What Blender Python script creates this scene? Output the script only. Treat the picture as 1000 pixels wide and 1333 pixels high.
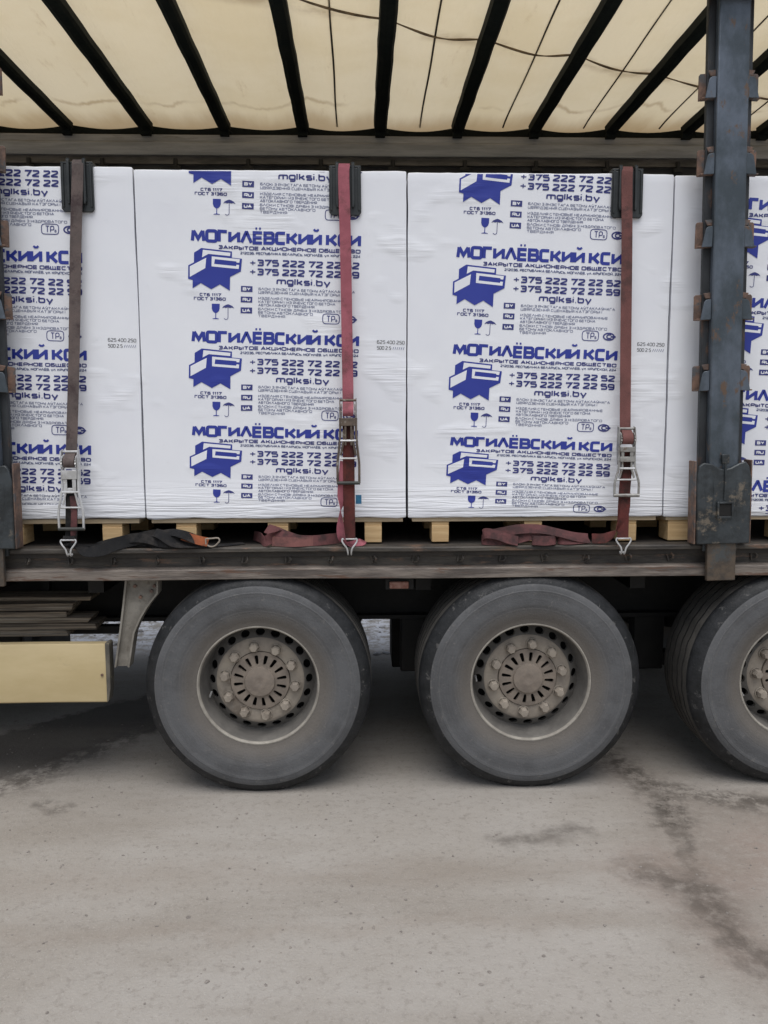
import bpy, bmesh, math, random
from mathutils import Vector, Matrix, noise
R = math.radians
random.seed(7)
S = bpy.context.scene
C = S.collection
for o in list(bpy.data.objects): bpy.data.objects.remove(o)

# ------------------------------------------------------------------ camera
cd = bpy.data.cameras.new('camera'); cam = bpy.data.objects.new('camera', cd); C.objects.link(cam)
cd.sensor_fit = 'VERTICAL'; cd.sensor_height = 36.0; cd.lens = 36.0 * 1064.0 / 1333.0
cd.clip_start = 0.05; cd.clip_end = 800
cam.matrix_world = (Matrix.Translation((0, 0, 1.87)) @ Matrix.Rotation(R(-1.67), 4, 'Z')
                    @ Matrix.Rotation(R(90 - 6.6), 4, 'X') @ Matrix.Rotation(R(-0.145), 4, 'Z'))
S.camera = cam
S.render.resolution_x = 768; S.render.resolution_y = 1024

# ------------------------------------------------------------------ sky, sun, exposure (overcast day)
SUN_EL = 70
w = bpy.data.worlds.new('World'); S.world = w; w.use_nodes = True
nt = w.node_tree; nt.nodes.clear()
sk = nt.nodes.new('ShaderNodeTexSky'); sk.sky_type = 'NISHITA'; sk.sun_disc = False
sk.sun_elevation = R(SUN_EL); sk.sun_rotation = math.pi; sk.dust_density = 1.5; sk.air_density = 1.0
hs = nt.nodes.new('ShaderNodeHueSaturation'); hs.inputs['Saturation'].default_value = 0.45
bg = nt.nodes.new('ShaderNodeBackground'); bg.inputs['Strength'].default_value = 0.15
wo = nt.nodes.new('ShaderNodeOutputWorld')
# cloud cover: an overcast sky is dimmer at the horizon than overhead, the same all round
tc = nt.nodes.new('ShaderNodeTexCoord'); sz = nt.nodes.new('ShaderNodeSeparateXYZ'); mr = nt.nodes.new('ShaderNodeMapRange')
nt.links.new(tc.outputs['Generated'], sz.inputs[0]); nt.links.new(sz.outputs['Z'], mr.inputs[0])
mr.inputs[1].default_value = 0.0; mr.inputs[2].default_value = 1.0; mr.inputs[3].default_value = 0.40; mr.inputs[4].default_value = 1.0
vm = nt.nodes.new('ShaderNodeVectorMath'); vm.operation = 'SCALE'
nt.links.new(sk.outputs[0], hs.inputs['Color']); nt.links.new(hs.outputs[0], vm.inputs[0]); nt.links.new(mr.outputs[0], vm.inputs['Scale'])
nt.links.new(vm.outputs[0], bg.inputs['Color'])
nt.links.new(bg.outputs[0], wo.inputs['Surface'])
sd = bpy.data.lights.new('sun', 'SUN'); sd.energy = 1.5; sd.angle = R(50); sd.color = (1.0, 0.97, 0.93)
sun = bpy.data.objects.new('sun', sd); C.objects.link(sun)
sun.location = (0, -10, 20); sun.rotation_euler = (R(90 - SUN_EL), 0, 0)
vs = S.view_settings; vs.view_transform = 'Standard'; vs.look = 'None'; vs.gamma = 1.0; vs.exposure = 0.45
vs.use_curve_mapping = False
S.render.engine = 'CYCLES'
S.cycles.max_bounces = 5; S.cycles.diffuse_bounces = 4; S.cycles.glossy_bounces = 2; S.cycles.transmission_bounces = 3

# ------------------------------------------------------------------ materials
def nodes(name):
    m = bpy.data.materials.new(name); m.use_nodes = True
    t = m.node_tree; return m, t, t.nodes['Principled BSDF']
def N(t, typ, **kw):
    n = t.nodes.new(typ)
    for k, v in kw.items(): setattr(n, k, v)
    return n
def L(t, a, b): t.links.new(a, b)
def mth(t, op, a, b=None, c=None, clamp=False):
    n = N(t, 'ShaderNodeMath', operation=op, use_clamp=clamp)
    for i, v in enumerate((a, b, c)):
        if v is None: continue
        if hasattr(v, 'is_linked'): L(t, v, n.inputs[i])
        else: n.inputs[i].default_value = v
    return n.outputs[0]
def mix(t, fac, a, b):
    n = N(t, 'ShaderNodeMix', data_type='RGBA')
    for i, v in ((0, fac), (6, a), (7, b)):
        if hasattr(v, 'is_linked'): L(t, v, n.inputs[i])
        else: n.inputs[i].default_value = (v if i == 0 else (*v, 1))
    return n.outputs[2]
def ramp(t, v, a, b, lo=0.0, hi=1.0):
    n = N(t, 'ShaderNodeMapRange'); n.interpolation_type = 'SMOOTHSTEP'
    L(t, v, n.inputs[0]); n.inputs[1].default_value = a; n.inputs[2].default_value = b
    n.inputs[3].default_value = lo; n.inputs[4].default_value = hi
    return n.outputs[0]
def pos(t, stretch=(1, 1, 1), loc=(0, 0, 0)):
    g = N(t, 'ShaderNodeNewGeometry'); mp = N(t, 'ShaderNodeMapping')
    mp.inputs['Scale'].default_value = stretch; mp.inputs['Location'].default_value = loc
    L(t, g.outputs['Position'], mp.inputs['Vector']); return mp.outputs[0]
def nz(t, v, scale, detail=5, rough=0.6, dist=0.0):
    n = N(t, 'ShaderNodeTexNoise'); n.inputs['Scale'].default_value = scale
    n.inputs['Detail'].default_value = detail; n.inputs['Roughness'].default_value = rough
    n.inputs['Distortion'].default_value = dist
    L(t, v, n.inputs['Vector']); return n.outputs['Fac']
def bump(t, p, h, strength, dist):
    n = N(t, 'ShaderNodeBump'); n.inputs['Strength'].default_value = strength
    n.inputs['Distance'].default_value = dist; L(t, h, n.inputs['Height']); L(t, n.outputs[0], p.inputs['Normal']); return n
def M(name, c1, c2=None, scale=8, rough=0.6, metal=0.0, bs=0.0, bscale=60, stretch=(1, 1, 1), third=None, t3=(0.55, 0.7), s3=5, lo=0.35, hi=0.65, spec=0.5, r2=None):
    """two-tone noise colour, optional third colour in patches (rust, dust, wear), fine relief"""
    m, t, p = nodes(name)
    v = pos(t, stretch)
    c2 = c2 or tuple(x * 0.7 for x in c1)
    f = ramp(t, nz(t, v, scale, 6, 0.65), lo, hi)
    col = mix(t, f, c1, c2)
    p.inputs['Roughness'].default_value = rough
    if third:
        f3 = ramp(t, nz(t, pos(t, stretch, (3.1, 1.7, 5.3)), s3, 7, 0.7), *t3)
        col = mix(t, f3, col, third)
        if metal: L(t, mth(t, 'MULTIPLY_ADD', f3, -metal, metal), p.inputs['Metallic'])
        if r2: L(t, mth(t, 'MULTIPLY_ADD', f3, r2 - rough, rough), p.inputs['Roughness'])
    elif metal: p.inputs['Metallic'].default_value = metal
    p.inputs['Specular IOR Level'].default_value = spec
    L(t, col, p.inputs['Base Color'])
    if bs: bump(t, p, nz(t, pos(t, stretch), bscale, 4, 0.6), bs, 0.004)
    return m

# wrap film and the ink printed on it share one set of wrinkles
def film_like(name, c1, c2, rough, translucent=False):
    m, t, p = nodes(name)
    v = pos(t)
    col = mix(t, ramp(t, nz(t, v, 2.2, 4), 0.35, 0.7), c1, c2)
    smudge = ramp(t, nz(t, pos(t, (1, 1, 1), (9, 2, 4)), 9, 6, 0.7), 0.62, 0.8)
    col = mix(t, mth(t, 'MULTIPLY', smudge, 0.35), col, tuple(x * 0.78 for x in c1))
    L(t, col, p.inputs['Base Color']); p.inputs['Roughness'].default_value = rough
    p.inputs['Specular IOR Level'].default_value = 0.45
    g = N(t, 'ShaderNodeNewGeometry'); sp = N(t, 'ShaderNodeSeparateXYZ'); L(t, g.outputs['Position'], sp.inputs[0])
    low = ramp(t, sp.outputs['Z'], 1.385, 1.60, 1.0, 0.0)
    patch = ramp(t, nz(t, pos(t, (1.6, 1, 2.6), (4, 0, 1)), 1.6, 2), 0.54, 0.70, 0.0, 0.40)
    mask = mth(t, 'MAXIMUM', low, patch)
    wr = nz(t, pos(t, (1.5, 1.5, 34)), 1.0, 3, 0.5, 1.2)
    wr2 = nz(t, pos(t, (3.5, 2, 60), (2, 0, 0)), 1.0, 2, 0.5, 0.8)
    wr = mth(t, 'MULTIPLY', mth(t, 'ADD', wr, mth(t, 'MULTIPLY', wr2, 0.45)), mask)
    soft = nz(t, pos(t, (1, 1, 0.8)), 4.0, 3, 0.5)
    h = mth(t, 'ADD', mth(t, 'MULTIPLY', wr, 1.0), mth(t, 'MULTIPLY', soft, 0.22))
    bump(t, p, h, 0.5, 0.026)
    return m

FILM = film_like('white_wrap_film', (0.855, 0.87, 0.905), (0.815, 0.83, 0.875), 0.30)
INK = film_like('blue_print_ink', (0.026, 0.042, 0.30), (0.034, 0.052, 0.33), 0.4)
DINK = film_like('dark_blue_print_ink', (0.035, 0.042, 0.19), (0.05, 0.057, 0.22), 0.4)
GINK = film_like('grey_print_ink', (0.10, 0.12, 0.24), (0.14, 0.16, 0.28), 0.4)
BLK = film_like('black_dot_print', (0.06, 0.06, 0.07), (0.1, 0.1, 0.1), 0.4)

GREY_AL = M('dull_aluminium', (0.32, 0.322, 0.325), (0.22, 0.222, 0.225), 5, 0.55, 0.1, 0.15, 30, (0.4, 1, 4), third=(0.13, 0.12, 0.10), t3=(0.55, 0.80))
DARK_AL = M('recess_shade_aluminium', (0.12, 0.11, 0.10), (0.05, 0.046, 0.042), 6, 0.7, 0, 0.2, 30, (0.5, 1, 3))  # aluminium with the shade of the roller recess put into its colour
RAIL = M('worn_side_rail', (0.080, 0.070, 0.058), (0.034, 0.030, 0.027), 9, 0.62, 0.2, 0.8, 35, (0.5, 1, 2.5), third=(0.145, 0.088, 0.058), t3=(0.54, 0.66), s3=9)
RAILB = M('scraped_rail_flange', (0.24, 0.205, 0.175), (0.095, 0.08, 0.07), 9, 0.6, 0.25, 0.8, 50, (0.35, 1, 3), third=(0.12, 0.068, 0.045), t3=(0.54, 0.64), s3=11)
DECK = M('dark_deck_plywood', (0.05, 0.042, 0.036), (0.03, 0.027, 0.024), 5, 0.75, 0, 0.4, 40)
BLACK = M('black_chassis_paint', (0.008, 0.008, 0.008), (0.014, 0.013, 0.012), 6, 0.7, 0, 0.3, 30)
BOW = M('dark_green_bow', (0.006, 0.009, 0.009), (0.010, 0.013, 0.012), 14, 0.7, 0, 0.3, 40, third=(0.03, 0.03, 0.028), t3=(0.70, 0.84), s3=12, spec=0.12)
POST = M('blue_grey_steel', (0.125, 0.148, 0.182), (0.058, 0.073, 0.085), 5, 0.40, 0.35, 0.5, 40, (1, 1, 0.6), third=(0.115, 0.074, 0.05), t3=(0.59, 0.66), s3=13)
POSTD = M('dark_post_flange', (0.045, 0.05, 0.055), (0.025, 0.027, 0.03), 7, 0.6, 0.2, 0.4, 45, (1, 1, 0.5), third=(0.12, 0.065, 0.04), t3=(0.55, 0.68), s3=7)
RUST = M('rusty_bracket_steel', (0.21, 0.125, 0.088), (0.10, 0.068, 0.055), 18, 0.75, 0, 0.6, 70, third=(0.08, 0.085, 0.09), t3=(0.5, 0.62), s3=12)
FOOT = M('scuffed_foot_steel', (0.055, 0.064, 0.070), (0.027, 0.031, 0.033), 10, 0.45, 0.3, 0.7, 35, third=(0.15, 0.125, 0.095), t3=(0.55, 0.66), s3=13)
TONGUE = M('rusty_tongue_steel', (0.105, 0.078, 0.055), (0.055, 0.046, 0.038), 16, 0.65, 0.1, 0.5, 50, third=(0.06, 0.065, 0.065), t3=(0.48, 0.6), s3=9)
def tyre_material():
    m, t, p = nodes('dusty_tyre_rubber')
    tc = N(t, 'ShaderNodeTexCoord'); fl = N(t, 'ShaderNodeVectorMath', operation='MULTIPLY'); fl.inputs[1].default_value = (1, 0, 1)
    L(t, tc.outputs['Object'], fl.inputs[0]); ln = N(t, 'ShaderNodeVectorMath', operation='LENGTH'); L(t, fl.outputs[0], ln.inputs[0]); rad = ln.outputs['Value']
    v = pos(t)
    wob = mth(t, 'MULTIPLY_ADD', nz(t, v, 6, 4), 0.05, mth(t, 'ADD', rad, -0.025))
    col = mix(t, ramp(t, nz(t, v, 5, 5, 0.65), 0.38, 0.66), (0.116, 0.118, 0.122), (0.086, 0.087, 0.090))
    cv = N(t, 'ShaderNodeCombineXYZ'); L(t, rad, cv.inputs[0])
    rings = nz(t, cv.outputs[0], 75, 3, 0.7)
    col = mix(t, ramp(t, rings, 0.48, 0.68, 0, 0.45), col, (0.150, 0.147, 0.142))
    col = mix(t, ramp(t, nz(t, v, 24, 5, 0.75), 0.56, 0.70, 0, 0.6), col, (0.175, 0.168, 0.158))
    col = mix(t, ramp(t, wob, 0.315, 0.42, 0.75, 0.0), col, (0.15, 0.132, 0.112))
    L(t, col, p.inputs['Base Color']); p.inputs['Roughness'].default_value = 0.78; p.inputs['Specular IOR Level'].default_value = 0.28
    bump(t, p, mth(t, 'ADD', mth(t, 'MULTIPLY', rings, 0.35), nz(t, v, 90, 4, 0.7)), 0.6, 0.004)
    return m
TYRE = tyre_material()
GROOVE = M('tread_groove_shade', (0.012, 0.012, 0.012), (0.02, 0.019, 0.018), 9, 0.9)  # shade down in the grooves, painted as near-black rubber
TREAD = M('dark_tread_rubber', (0.105, 0.098, 0.088), (0.070, 0.066, 0.060), 9, 0.85, 0, 0.5, 70, spec=0.25)
SHOULDER = M('scuffed_shoulder_rubber', (0.011, 0.012, 0.013), (0.022, 0.023, 0.025), 16, 0.55, 0, 0.6, 80, third=(0.085, 0.083, 0.080), t3=(0.585, 0.67), s3=22, spec=0.35)
RIM = M('dusty_steel_rim', (0.345, 0.302, 0.248), (0.26, 0.226, 0.19), 9, 0.75, 0, 0.4, 60, third=(0.185, 0.155, 0.125), t3=(0.52, 0.70), s3=5, spec=0.3)
LIP = M('pale_rim_lip', (0.36, 0.335, 0.29), (0.25, 0.23, 0.20), 12, 0.6, 0, 0.3, 60, third=(0.14, 0.12, 0.10), t3=(0.6, 0.72), s3=14, spec=0.35)
RIMB = M('grey_rim_barrel', (0.175, 0.165, 0.150), (0.125, 0.118, 0.108), 9, 0.7, 0, 0.3, 60, spec=0.3)
HUB = M('muddy_hub_cover', (0.26, 0.218, 0.178), (0.195, 0.165, 0.138), 14, 0.8, 0, 0.5, 80, spec=0.3)
HOLE = M('black_inside', (0.008, 0.008, 0.008), (0.012, 0.011, 0.010), 8, 0.9)
GUARD = M('cream_guard_paint', (0.54, 0.435, 0.245), (0.47, 0.37, 0.195), 3, 0.42, 0, 0.12, 25, (0.5, 1, 1.5), third=(0.30, 0.23, 0.13), t3=(0.60, 0.82), s3=7)
CAPG = M('dusty_black_cap', (0.15, 0.135, 0.105), (0.08, 0.074, 0.062), 12, 0.7, 0, 0.3, 50, third=(0.30, 0.25, 0.15), t3=(0.62, 0.7), s3=20)
GREYB = M('muddy_grey_bracket', (0.27, 0.25, 0.215), (0.17, 0.155, 0.13), 9, 0.75, 0, 0.4, 50, third=(0.10, 0.08, 0.06), t3=(0.58, 0.7), s3=16)
WOOD = M('new_pallet_pine', (0.68, 0.48, 0.25), (0.56, 0.37, 0.18), 6, 0.7, 0, 0.2, 60, (0.6, 3, 9), third=(0.36, 0.23, 0.12), t3=(0.62, 0.8), s3=6)
WOODT = M('pale_pallet_board', (0.48, 0.38, 0.25), (0.36, 0.28, 0.18), 6, 0.7, 0, 0.3, 60, (0.6, 3, 9), third=(0.18, 0.15, 0.12), t3=(0.55, 0.72), s3=4)
OLDW = M('weathered_plank_wood', (0.27, 0.215, 0.155), (0.09, 0.072, 0.054), 9, 0.85, 0, 0.9, 30, (0.2, 4, 12), third=(0.36, 0.32, 0.26), t3=(0.52, 0.66), s3=6, lo=0.42, hi=0.6)
PLAST = M('black_moulded_plastic', (0.020, 0.024, 0.025), (0.034, 0.038, 0.038), 12, 0.42, 0, 0.2, 60, third=(0.07, 0.068, 0.062), t3=(0.60, 0.78), s3=18, r2=0.7)
def WEB(name, c1, c2, dirt): return M(name, c1, c2, 9, 0.85, 0, 0.7, 420, (1, 1, 1), third=dirt, t3=(0.46, 0.64), s3=9, spec=0.2)
W_BROWN = WEB('brown_grey_webbing', (0.16, 0.125, 0.115), (0.115, 0.095, 0.09), (0.075, 0.055, 0.055))
W_PINK = WEB('pink_red_webbing', (0.41, 0.135, 0.165), (0.33, 0.105, 0.13), (0.21, 0.08, 0.09))
W_RED = WEB('faded_red_webbing', (0.21, 0.092, 0.084), (0.165, 0.075, 0.068), (0.105, 0.057, 0.053))
W_DRED = WEB('dark_red_webbing', (0.125, 0.035, 0.03), (0.085, 0.028, 0.026), (0.05, 0.025, 0.022))
W_OLDRED = WEB('dusty_maroon_webbing', (0.15, 0.062, 0.062), (0.105, 0.047, 0.047), (0.06, 0.035, 0.035))
W_BLACK = WEB('black_webbing', (0.017, 0.017, 0.018), (0.011, 0.011, 0.012), (0.032, 0.029, 0.027))
W_ORANGE = WEB('rust_orange_webbing', (0.33, 0.10, 0.04), (0.22, 0.07, 0.035), (0.10, 0.05, 0.03))
CHROME = M('zinc_plated_steel', (0.66, 0.665, 0.67), (0.48, 0.475, 0.465), 20, 0.36, 0.4, 0.1, 80, third=(0.25, 0.22, 0.19), t3=(0.6, 0.75), s3=25)
ZINC = M('dull_zinc_steel', (0.36, 0.355, 0.335), (0.24, 0.23, 0.215), 20, 0.42, 0.3, 0.15, 80, third=(0.14, 0.10, 0.075), t3=(0.54, 0.7), s3=25)
BRONZE = M('oily_brown_steel', (0.17, 0.13, 0.10), (0.10, 0.08, 0.065), 20, 0.45, 0.5, 0.2, 80, third=(0.33, 0.30, 0.26), t3=(0.56, 0.7), s3=30)
GRIP = M('dark_grip', (0.03, 0.035, 0.032), (0.05, 0.05, 0.045), 20, 0.55)
LAMP = M('red_marker_lens', (0.22, 0.075, 0.05), (0.36, 0.20, 0.16), 30, 0.35, 0, 0.1)
BLUETAG = M('blue_cloth_tag', (0.03, 0.17, 0.30), (0.02, 0.12, 0.24), 20, 0.7)
SEAM = M('dark_seam_tape', (0.02, 0.016, 0.012), (0.045, 0.034, 0.022), 14, 0.85)
CREASE = M('dirty_fold_edge', (0.23, 0.165, 0.095), (0.10, 0.072, 0.045), 9, 0.85)
CURT = M('dark_inner_curtain', (0.035, 0.036, 0.038), (0.02, 0.02, 0.022), 3, 0.75)

# translucent roof sheet: daylight comes through it
def tarp_material():
    m, t, p = nodes('cream_roof_sheet')
    out = t.nodes['Material Output']; t.nodes.remove(p)
    v = pos(t)
    col = mix(t, ramp(t, nz(t, v, 1.3, 5), 0.35, 0.7), (0.83, 0.715, 0.50), (0.77, 0.645, 0.42))
    g = N(t, 'ShaderNodeNewGeometry'); sp = N(t, 'ShaderNodeSeparateXYZ'); L(t, g.outputs['Position'], sp.inputs[0])
    st = ramp(t, nz(t, pos(t, (2.5, 0.5, 1)), 2.4, 6, 0.7), 0.58, 0.78)
    col = mix(t, mth(t, 'MULTIPLY', st, 0.6), col, (0.45, 0.30, 0.14))
    # browner towards the far hem, and a wandering tide line
    wob = mth(t, 'MULTIPLY_ADD', nz(t, pos(t, (1, 0.15, 1)), 3.0, 4), 0.5, -0.25)
    yy = mth(t, 'ADD', sp.outputs['Y'], wob)
    hem = ramp(t, yy, 6.05, 6.40)
    col = mix(t, mth(t, 'MULTIPLY', hem, 0.6), col, (0.36, 0.22, 0.09))
    fo = mth(t, 'ABSOLUTE', mth(t, 'ADD', mth(t, 'ADD', sp.outputs['Y'], mth(t, 'MULTIPLY', sp.outputs['X'], -0.385)), mth(t, 'MULTIPLY_ADD', wob, 0.25, -4.735)))
    col = mix(t, mth(t, 'MULTIPLY', ramp(t, fo, 0.0, 0.11, 1.0, 0.0), ramp(t, nz(t, pos(t, (1, 1, 1), (3, 1, 0)), 3.0, 4), 0.38, 0.62, 0.0, 0.55)), col, (0.30, 0.20, 0.10))
    ln = mth(t, 'ABSOLUTE', mth(t, 'ADD', yy, -5.98))
    ln = mth(t, 'MULTIPLY', ramp(t, ln, 0.0, 0.05, 1.0, 0.0), ramp(t, nz(t, pos(t, (1, 1, 1), (7, 7, 0)), 1.7, 3), 0.42, 0.62))
    col = mix(t, mth(t, 'MULTIPLY', ln, 0.5), col, (0.33, 0.20, 0.08))
    d = N(t, 'ShaderNodeBsdfDiffuse'); tr = N(t, 'ShaderNodeBsdfTranslucent'); mx = N(t, 'ShaderNodeMixShader')
    L(t, col, d.inputs['Color']); L(t, col, tr.inputs['Color']); mx.inputs[0].default_value = 0.46
    b = N(t, 'ShaderNodeBump'); b.inputs['Strength'].default_value = 0.4; b.inputs['Distance'].default_value = 0.02
    L(t, nz(t, pos(t, (3, 0.7, 1)), 5, 4), b.inputs['Height'])
    L(t, b.outputs[0], d.inputs['Normal']); L(t, b.outputs[0], tr.inputs['Normal'])
    L(t, d.outputs[0], mx.inputs[1]); L(t, tr.outputs[0], mx.inputs[2]); L(t, mx.outputs[0], out.inputs['Surface'])
    return m
TARP = tarp_material()

# dusty yard surface with oil and mud marks
def ground_material():
    m, t, p = nodes('dusty_asphalt_yard')
    g = N(t, 'ShaderNodeNewGeometry'); P0 = g.outputs['Position']
    v = pos(t)
    base = mix(t, ramp(t, nz(t, v, 0.9, 6, 0.6), 0.35, 0.68), (0.345, 0.322, 0.292), (0.302, 0.276, 0.242))
    base = mix(t, ramp(t, nz(t, pos(t, (0.6, 2.2, 1), (3, 5, 0)), 1.1, 5, 0.6), 0.45, 0.70, 0, 0.7), base, (0.255, 0.228, 0.195))
    base = mix(t, ramp(t, nz(t, v, 26, 4, 0.75), 0.50, 0.70, 0, 0.42), base, (0.185, 0.163, 0.142))
    base = mix(t, ramp(t, nz(t, v, 130, 2, 0.7), 0.56, 0.72, 0, 0.5), base, (0.40, 0.375, 0.345))
    # warp for the marks
    def warp(sc, amp):
        n = N(t, 'ShaderNodeTexNoise'); n.inputs['Scale'].default_value = sc; n.inputs['Detail'].default_value = 3
        n.inputs['Roughness'].default_value = 0.65
        L(t, P0, n.inputs['Vector'])
        s = N(t, 'ShaderNodeVectorMath', operation='SUBTRACT'); L(t, n.outputs['Color'], s.inputs[0]); s.inputs[1].default_value = (0.5, 0.5, 0.5)
        k = N(t, 'ShaderNodeVectorMath', operation='SCALE'); L(t, s.outputs[0], k.inputs[0]); k.inputs['Scale'].default_value = amp
        a = N(t, 'ShaderNodeVectorMath', operation='ADD'); L(t, P0, a.inputs[0]); L(t, k.outputs[0], a.inputs[1])
        f = N(t, 'ShaderNodeVectorMath', operation='MULTIPLY'); L(t, a.outputs[0], f.inputs[0]); f.inputs[1].default_value = (1, 1, 0)
        return f.outputs[0]
    PW = warp(2.6, 0.34); PF = warp(9, 0.22)
    def seg(P, a, b, w):
        pa = N(t, 'ShaderNodeVectorMath', operation='SUBTRACT'); L(t, P, pa.inputs[0]); pa.inputs[1].default_value = (a[0], a[1], 0)
        ba = (b[0] - a[0], b[1] - a[1], 0); bb = ba[0] ** 2 + ba[1] ** 2 + 1e-6
        dt = N(t, 'ShaderNodeVectorMath', operation='DOT_PRODUCT'); L(t, pa.outputs[0], dt.inputs[0]); dt.inputs[1].default_value = tuple(x / bb for x in ba)
        h = mth(t, 'MULTIPLY', dt.outputs['Value'], 1.0, clamp=True)
        sc = N(t, 'ShaderNodeVectorMath', operation='SCALE'); sc.inputs[0].default_value = ba; L(t, h, sc.inputs['Scale'])
        df = N(t, 'ShaderNodeVectorMath', operation='DISTANCE'); L(t, pa.outputs[0], df.inputs[0]); L(t, sc.outputs[0], df.inputs[1])
        return ramp(t, df.outputs['Value'], 0.0, w, 1.0, 0.0)
    def line(P, pts, w):
        r_ = None
        for a, b in zip(pts, pts[1:]):
            s = seg(P, a, b, w); r_ = s if r_ is None else mth(t, 'MAXIMUM', r_, s)
        return r_
    brk = ramp(t, nz(t, pos(t, (1, 1, 1), (1, 8, 0)), 11, 6, 0.75), 0.40, 0.58)
    brk2 = ramp(t, nz(t, pos(t, (1, 1, 1), (6, 2, 0)), 16, 5, 0.75), 0.28, 0.60, 0.35, 1.0)
    # reddish brown damp patch, then dark oil runs
    red = mth(t, 'MAXIMUM', line(PW, [(1.20, 3.16), (1.55, 3.12), (1.75, 3.35)], 0.34), line(PW, [(1.36, 2.95), (1.34, 2.60)], 0.22))
    base = mix(t, mth(t, 'MULTIPLY', mth(t, 'MULTIPLY', red, brk2), 0.55), base, (0.25, 0.185, 0.155))
    halo = mth(t, 'MAXIMUM', line(PW, [(1.40, 4.1), (1.52, 3.7), (1.40, 3.2), (1.36, 2.75), (1.55, 2.3)], 0.36), line(PW, [(1.5, 3.75), (2.4, 3.5)], 0.34))
    base = mix(t, mth(t, 'MULTIPLY', mth(t, 'MULTIPLY', halo, brk2), 0.55), base, (0.19, 0.158, 0.133))
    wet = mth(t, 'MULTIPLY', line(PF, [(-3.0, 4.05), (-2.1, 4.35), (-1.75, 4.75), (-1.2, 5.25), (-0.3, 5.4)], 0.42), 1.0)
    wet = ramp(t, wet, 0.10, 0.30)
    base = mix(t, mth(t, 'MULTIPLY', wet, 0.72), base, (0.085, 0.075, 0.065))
    o1 = mth(t, 'MULTIPLY', line(PF, [(1.34, 4.5), (1.40, 4.15), (1.50, 3.85), (1.44, 3.58)], 0.17), brk)
    o2 = mth(t, 'MULTIPLY', line(PF, [(1.55, 3.92), (1.80, 3.78), (2.3, 3.66)], 0.15), brk)
    o3 = mth(t, 'MULTIPLY', mth(t, 'MAXIMUM', line(PF, [(1.16, 3.17), (1.34, 3.04), (1.33, 2.84)], 0.16), line(PF, [(1.33, 2.84), (1.36, 2.62), (1.48, 2.40), (1.6, 2.1)], 0.11)), brk2)
    o4 = mth(t, 'MULTIPLY', line(PF, [(0.62, 3.42), (0.80, 3.44), (0.98, 3.51)], 0.11), brk2)
    o7 = mth(t, 'MULTIPLY', line(PF, [(1.30, 4.4), (1.47, 3.82), (1.46, 3.55), (1.40, 3.28), (1.34, 3.02), (1.335, 2.84), (1.37, 2.62), (1.49, 2.40), (1.62, 2.1)], 0.075), brk2)
    o5 = mth(t, 'MULTIPLY', line(PF, [(-2.4, 3.75), (-1.75, 4.10), (-1.60, 4.42), (-1.30, 4.85), (-0.9, 5.0)], 0.20), brk)
    o6 = mth(t, 'MULTIPLY', line(PF, [(-1.55, 3.85), (-1.46, 3.78)], 0.10), brk)
    oil = None
    for o, k in ((o1, 0.95), (o2, 0.8), (o3, 0.74), (o7, 0.62), (o4, 0.6), (o5, 0.85), (o6, 0.6)):
        s = mth(t, 'MULTIPLY', o, k); oil = s if oil is None else mth(t, 'MAXIMUM', oil, s)
    base = mix(t, oil, base, (0.085, 0.073, 0.062))
    # faint tyre track bands along the yard
    tr_ = mth(t, 'MAXIMUM', line(PW, [(-3, 3.15), (4, 3.25)], 0.16), line(PW, [(-3, 2.75), (1, 2.85)], 0.10))
    base = mix(t, mth(t, 'MULTIPLY', mth(t, 'MULTIPLY', tr_, brk2), 0.30), base, (0.255, 0.215, 0.178))
    # small dark specks
    vo = N(t, 'ShaderNodeTexVoronoi'); vo.inputs['Scale'].default_value = 6.5; L(t, PF, vo.inputs['Vector'])
    spk = mth(t, 'MULTIPLY', ramp(t, vo.outputs['Distance'], 0.05, 0.10, 1, 0), ramp(t, nz(t, v, 2.3, 3), 0.50, 0.62))
    base = mix(t, mth(t, 'MULTIPLY', spk, 0.6), base, (0.11, 0.095, 0.08))
    # beyond the trailer the yard is gritty with thawing snow
    sp = N(t, 'ShaderNodeSeparateXYZ'); L(t, P0, sp.inputs[0])
    far = ramp(t, sp.outputs['Y'], 6.2, 6.9)
    sn = ramp(t, nz(t, pos(t, (1, 1, 1)), 9, 6, 0.75), 0.42, 0.58)
    base = mix(t, mth(t, 'MULTIPLY', far, sn), base, (0.62, 0.63, 0.66))
    L(t, base, p.inputs['Base Color'])
    L(t, mth(t, 'MULTIPLY_ADD', oil, -0.30, 0.88), p.inputs['Roughness'])
    p.inputs['Specular IOR Level'].default_value = 0.25
    h = mth(t, 'ADD', mth(t, 'MULTIPLY', nz(t, v, 12, 5, 0.65), 0.8), mth(t, 'MULTIPLY', nz(t, v, 90, 3, 0.7), 0.35))
    bump(t, p, h, 0.7, 0.012)
    return m
GROUND = ground_material()
STONE = M('grey_grit', (0.26, 0.235, 0.21), (0.17, 0.15, 0.135), 40, 0.85)
SNOWG = M('pale_grit', (0.50, 0.50, 0.51), (0.28, 0.27, 0.26), 30, 0.85)

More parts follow.
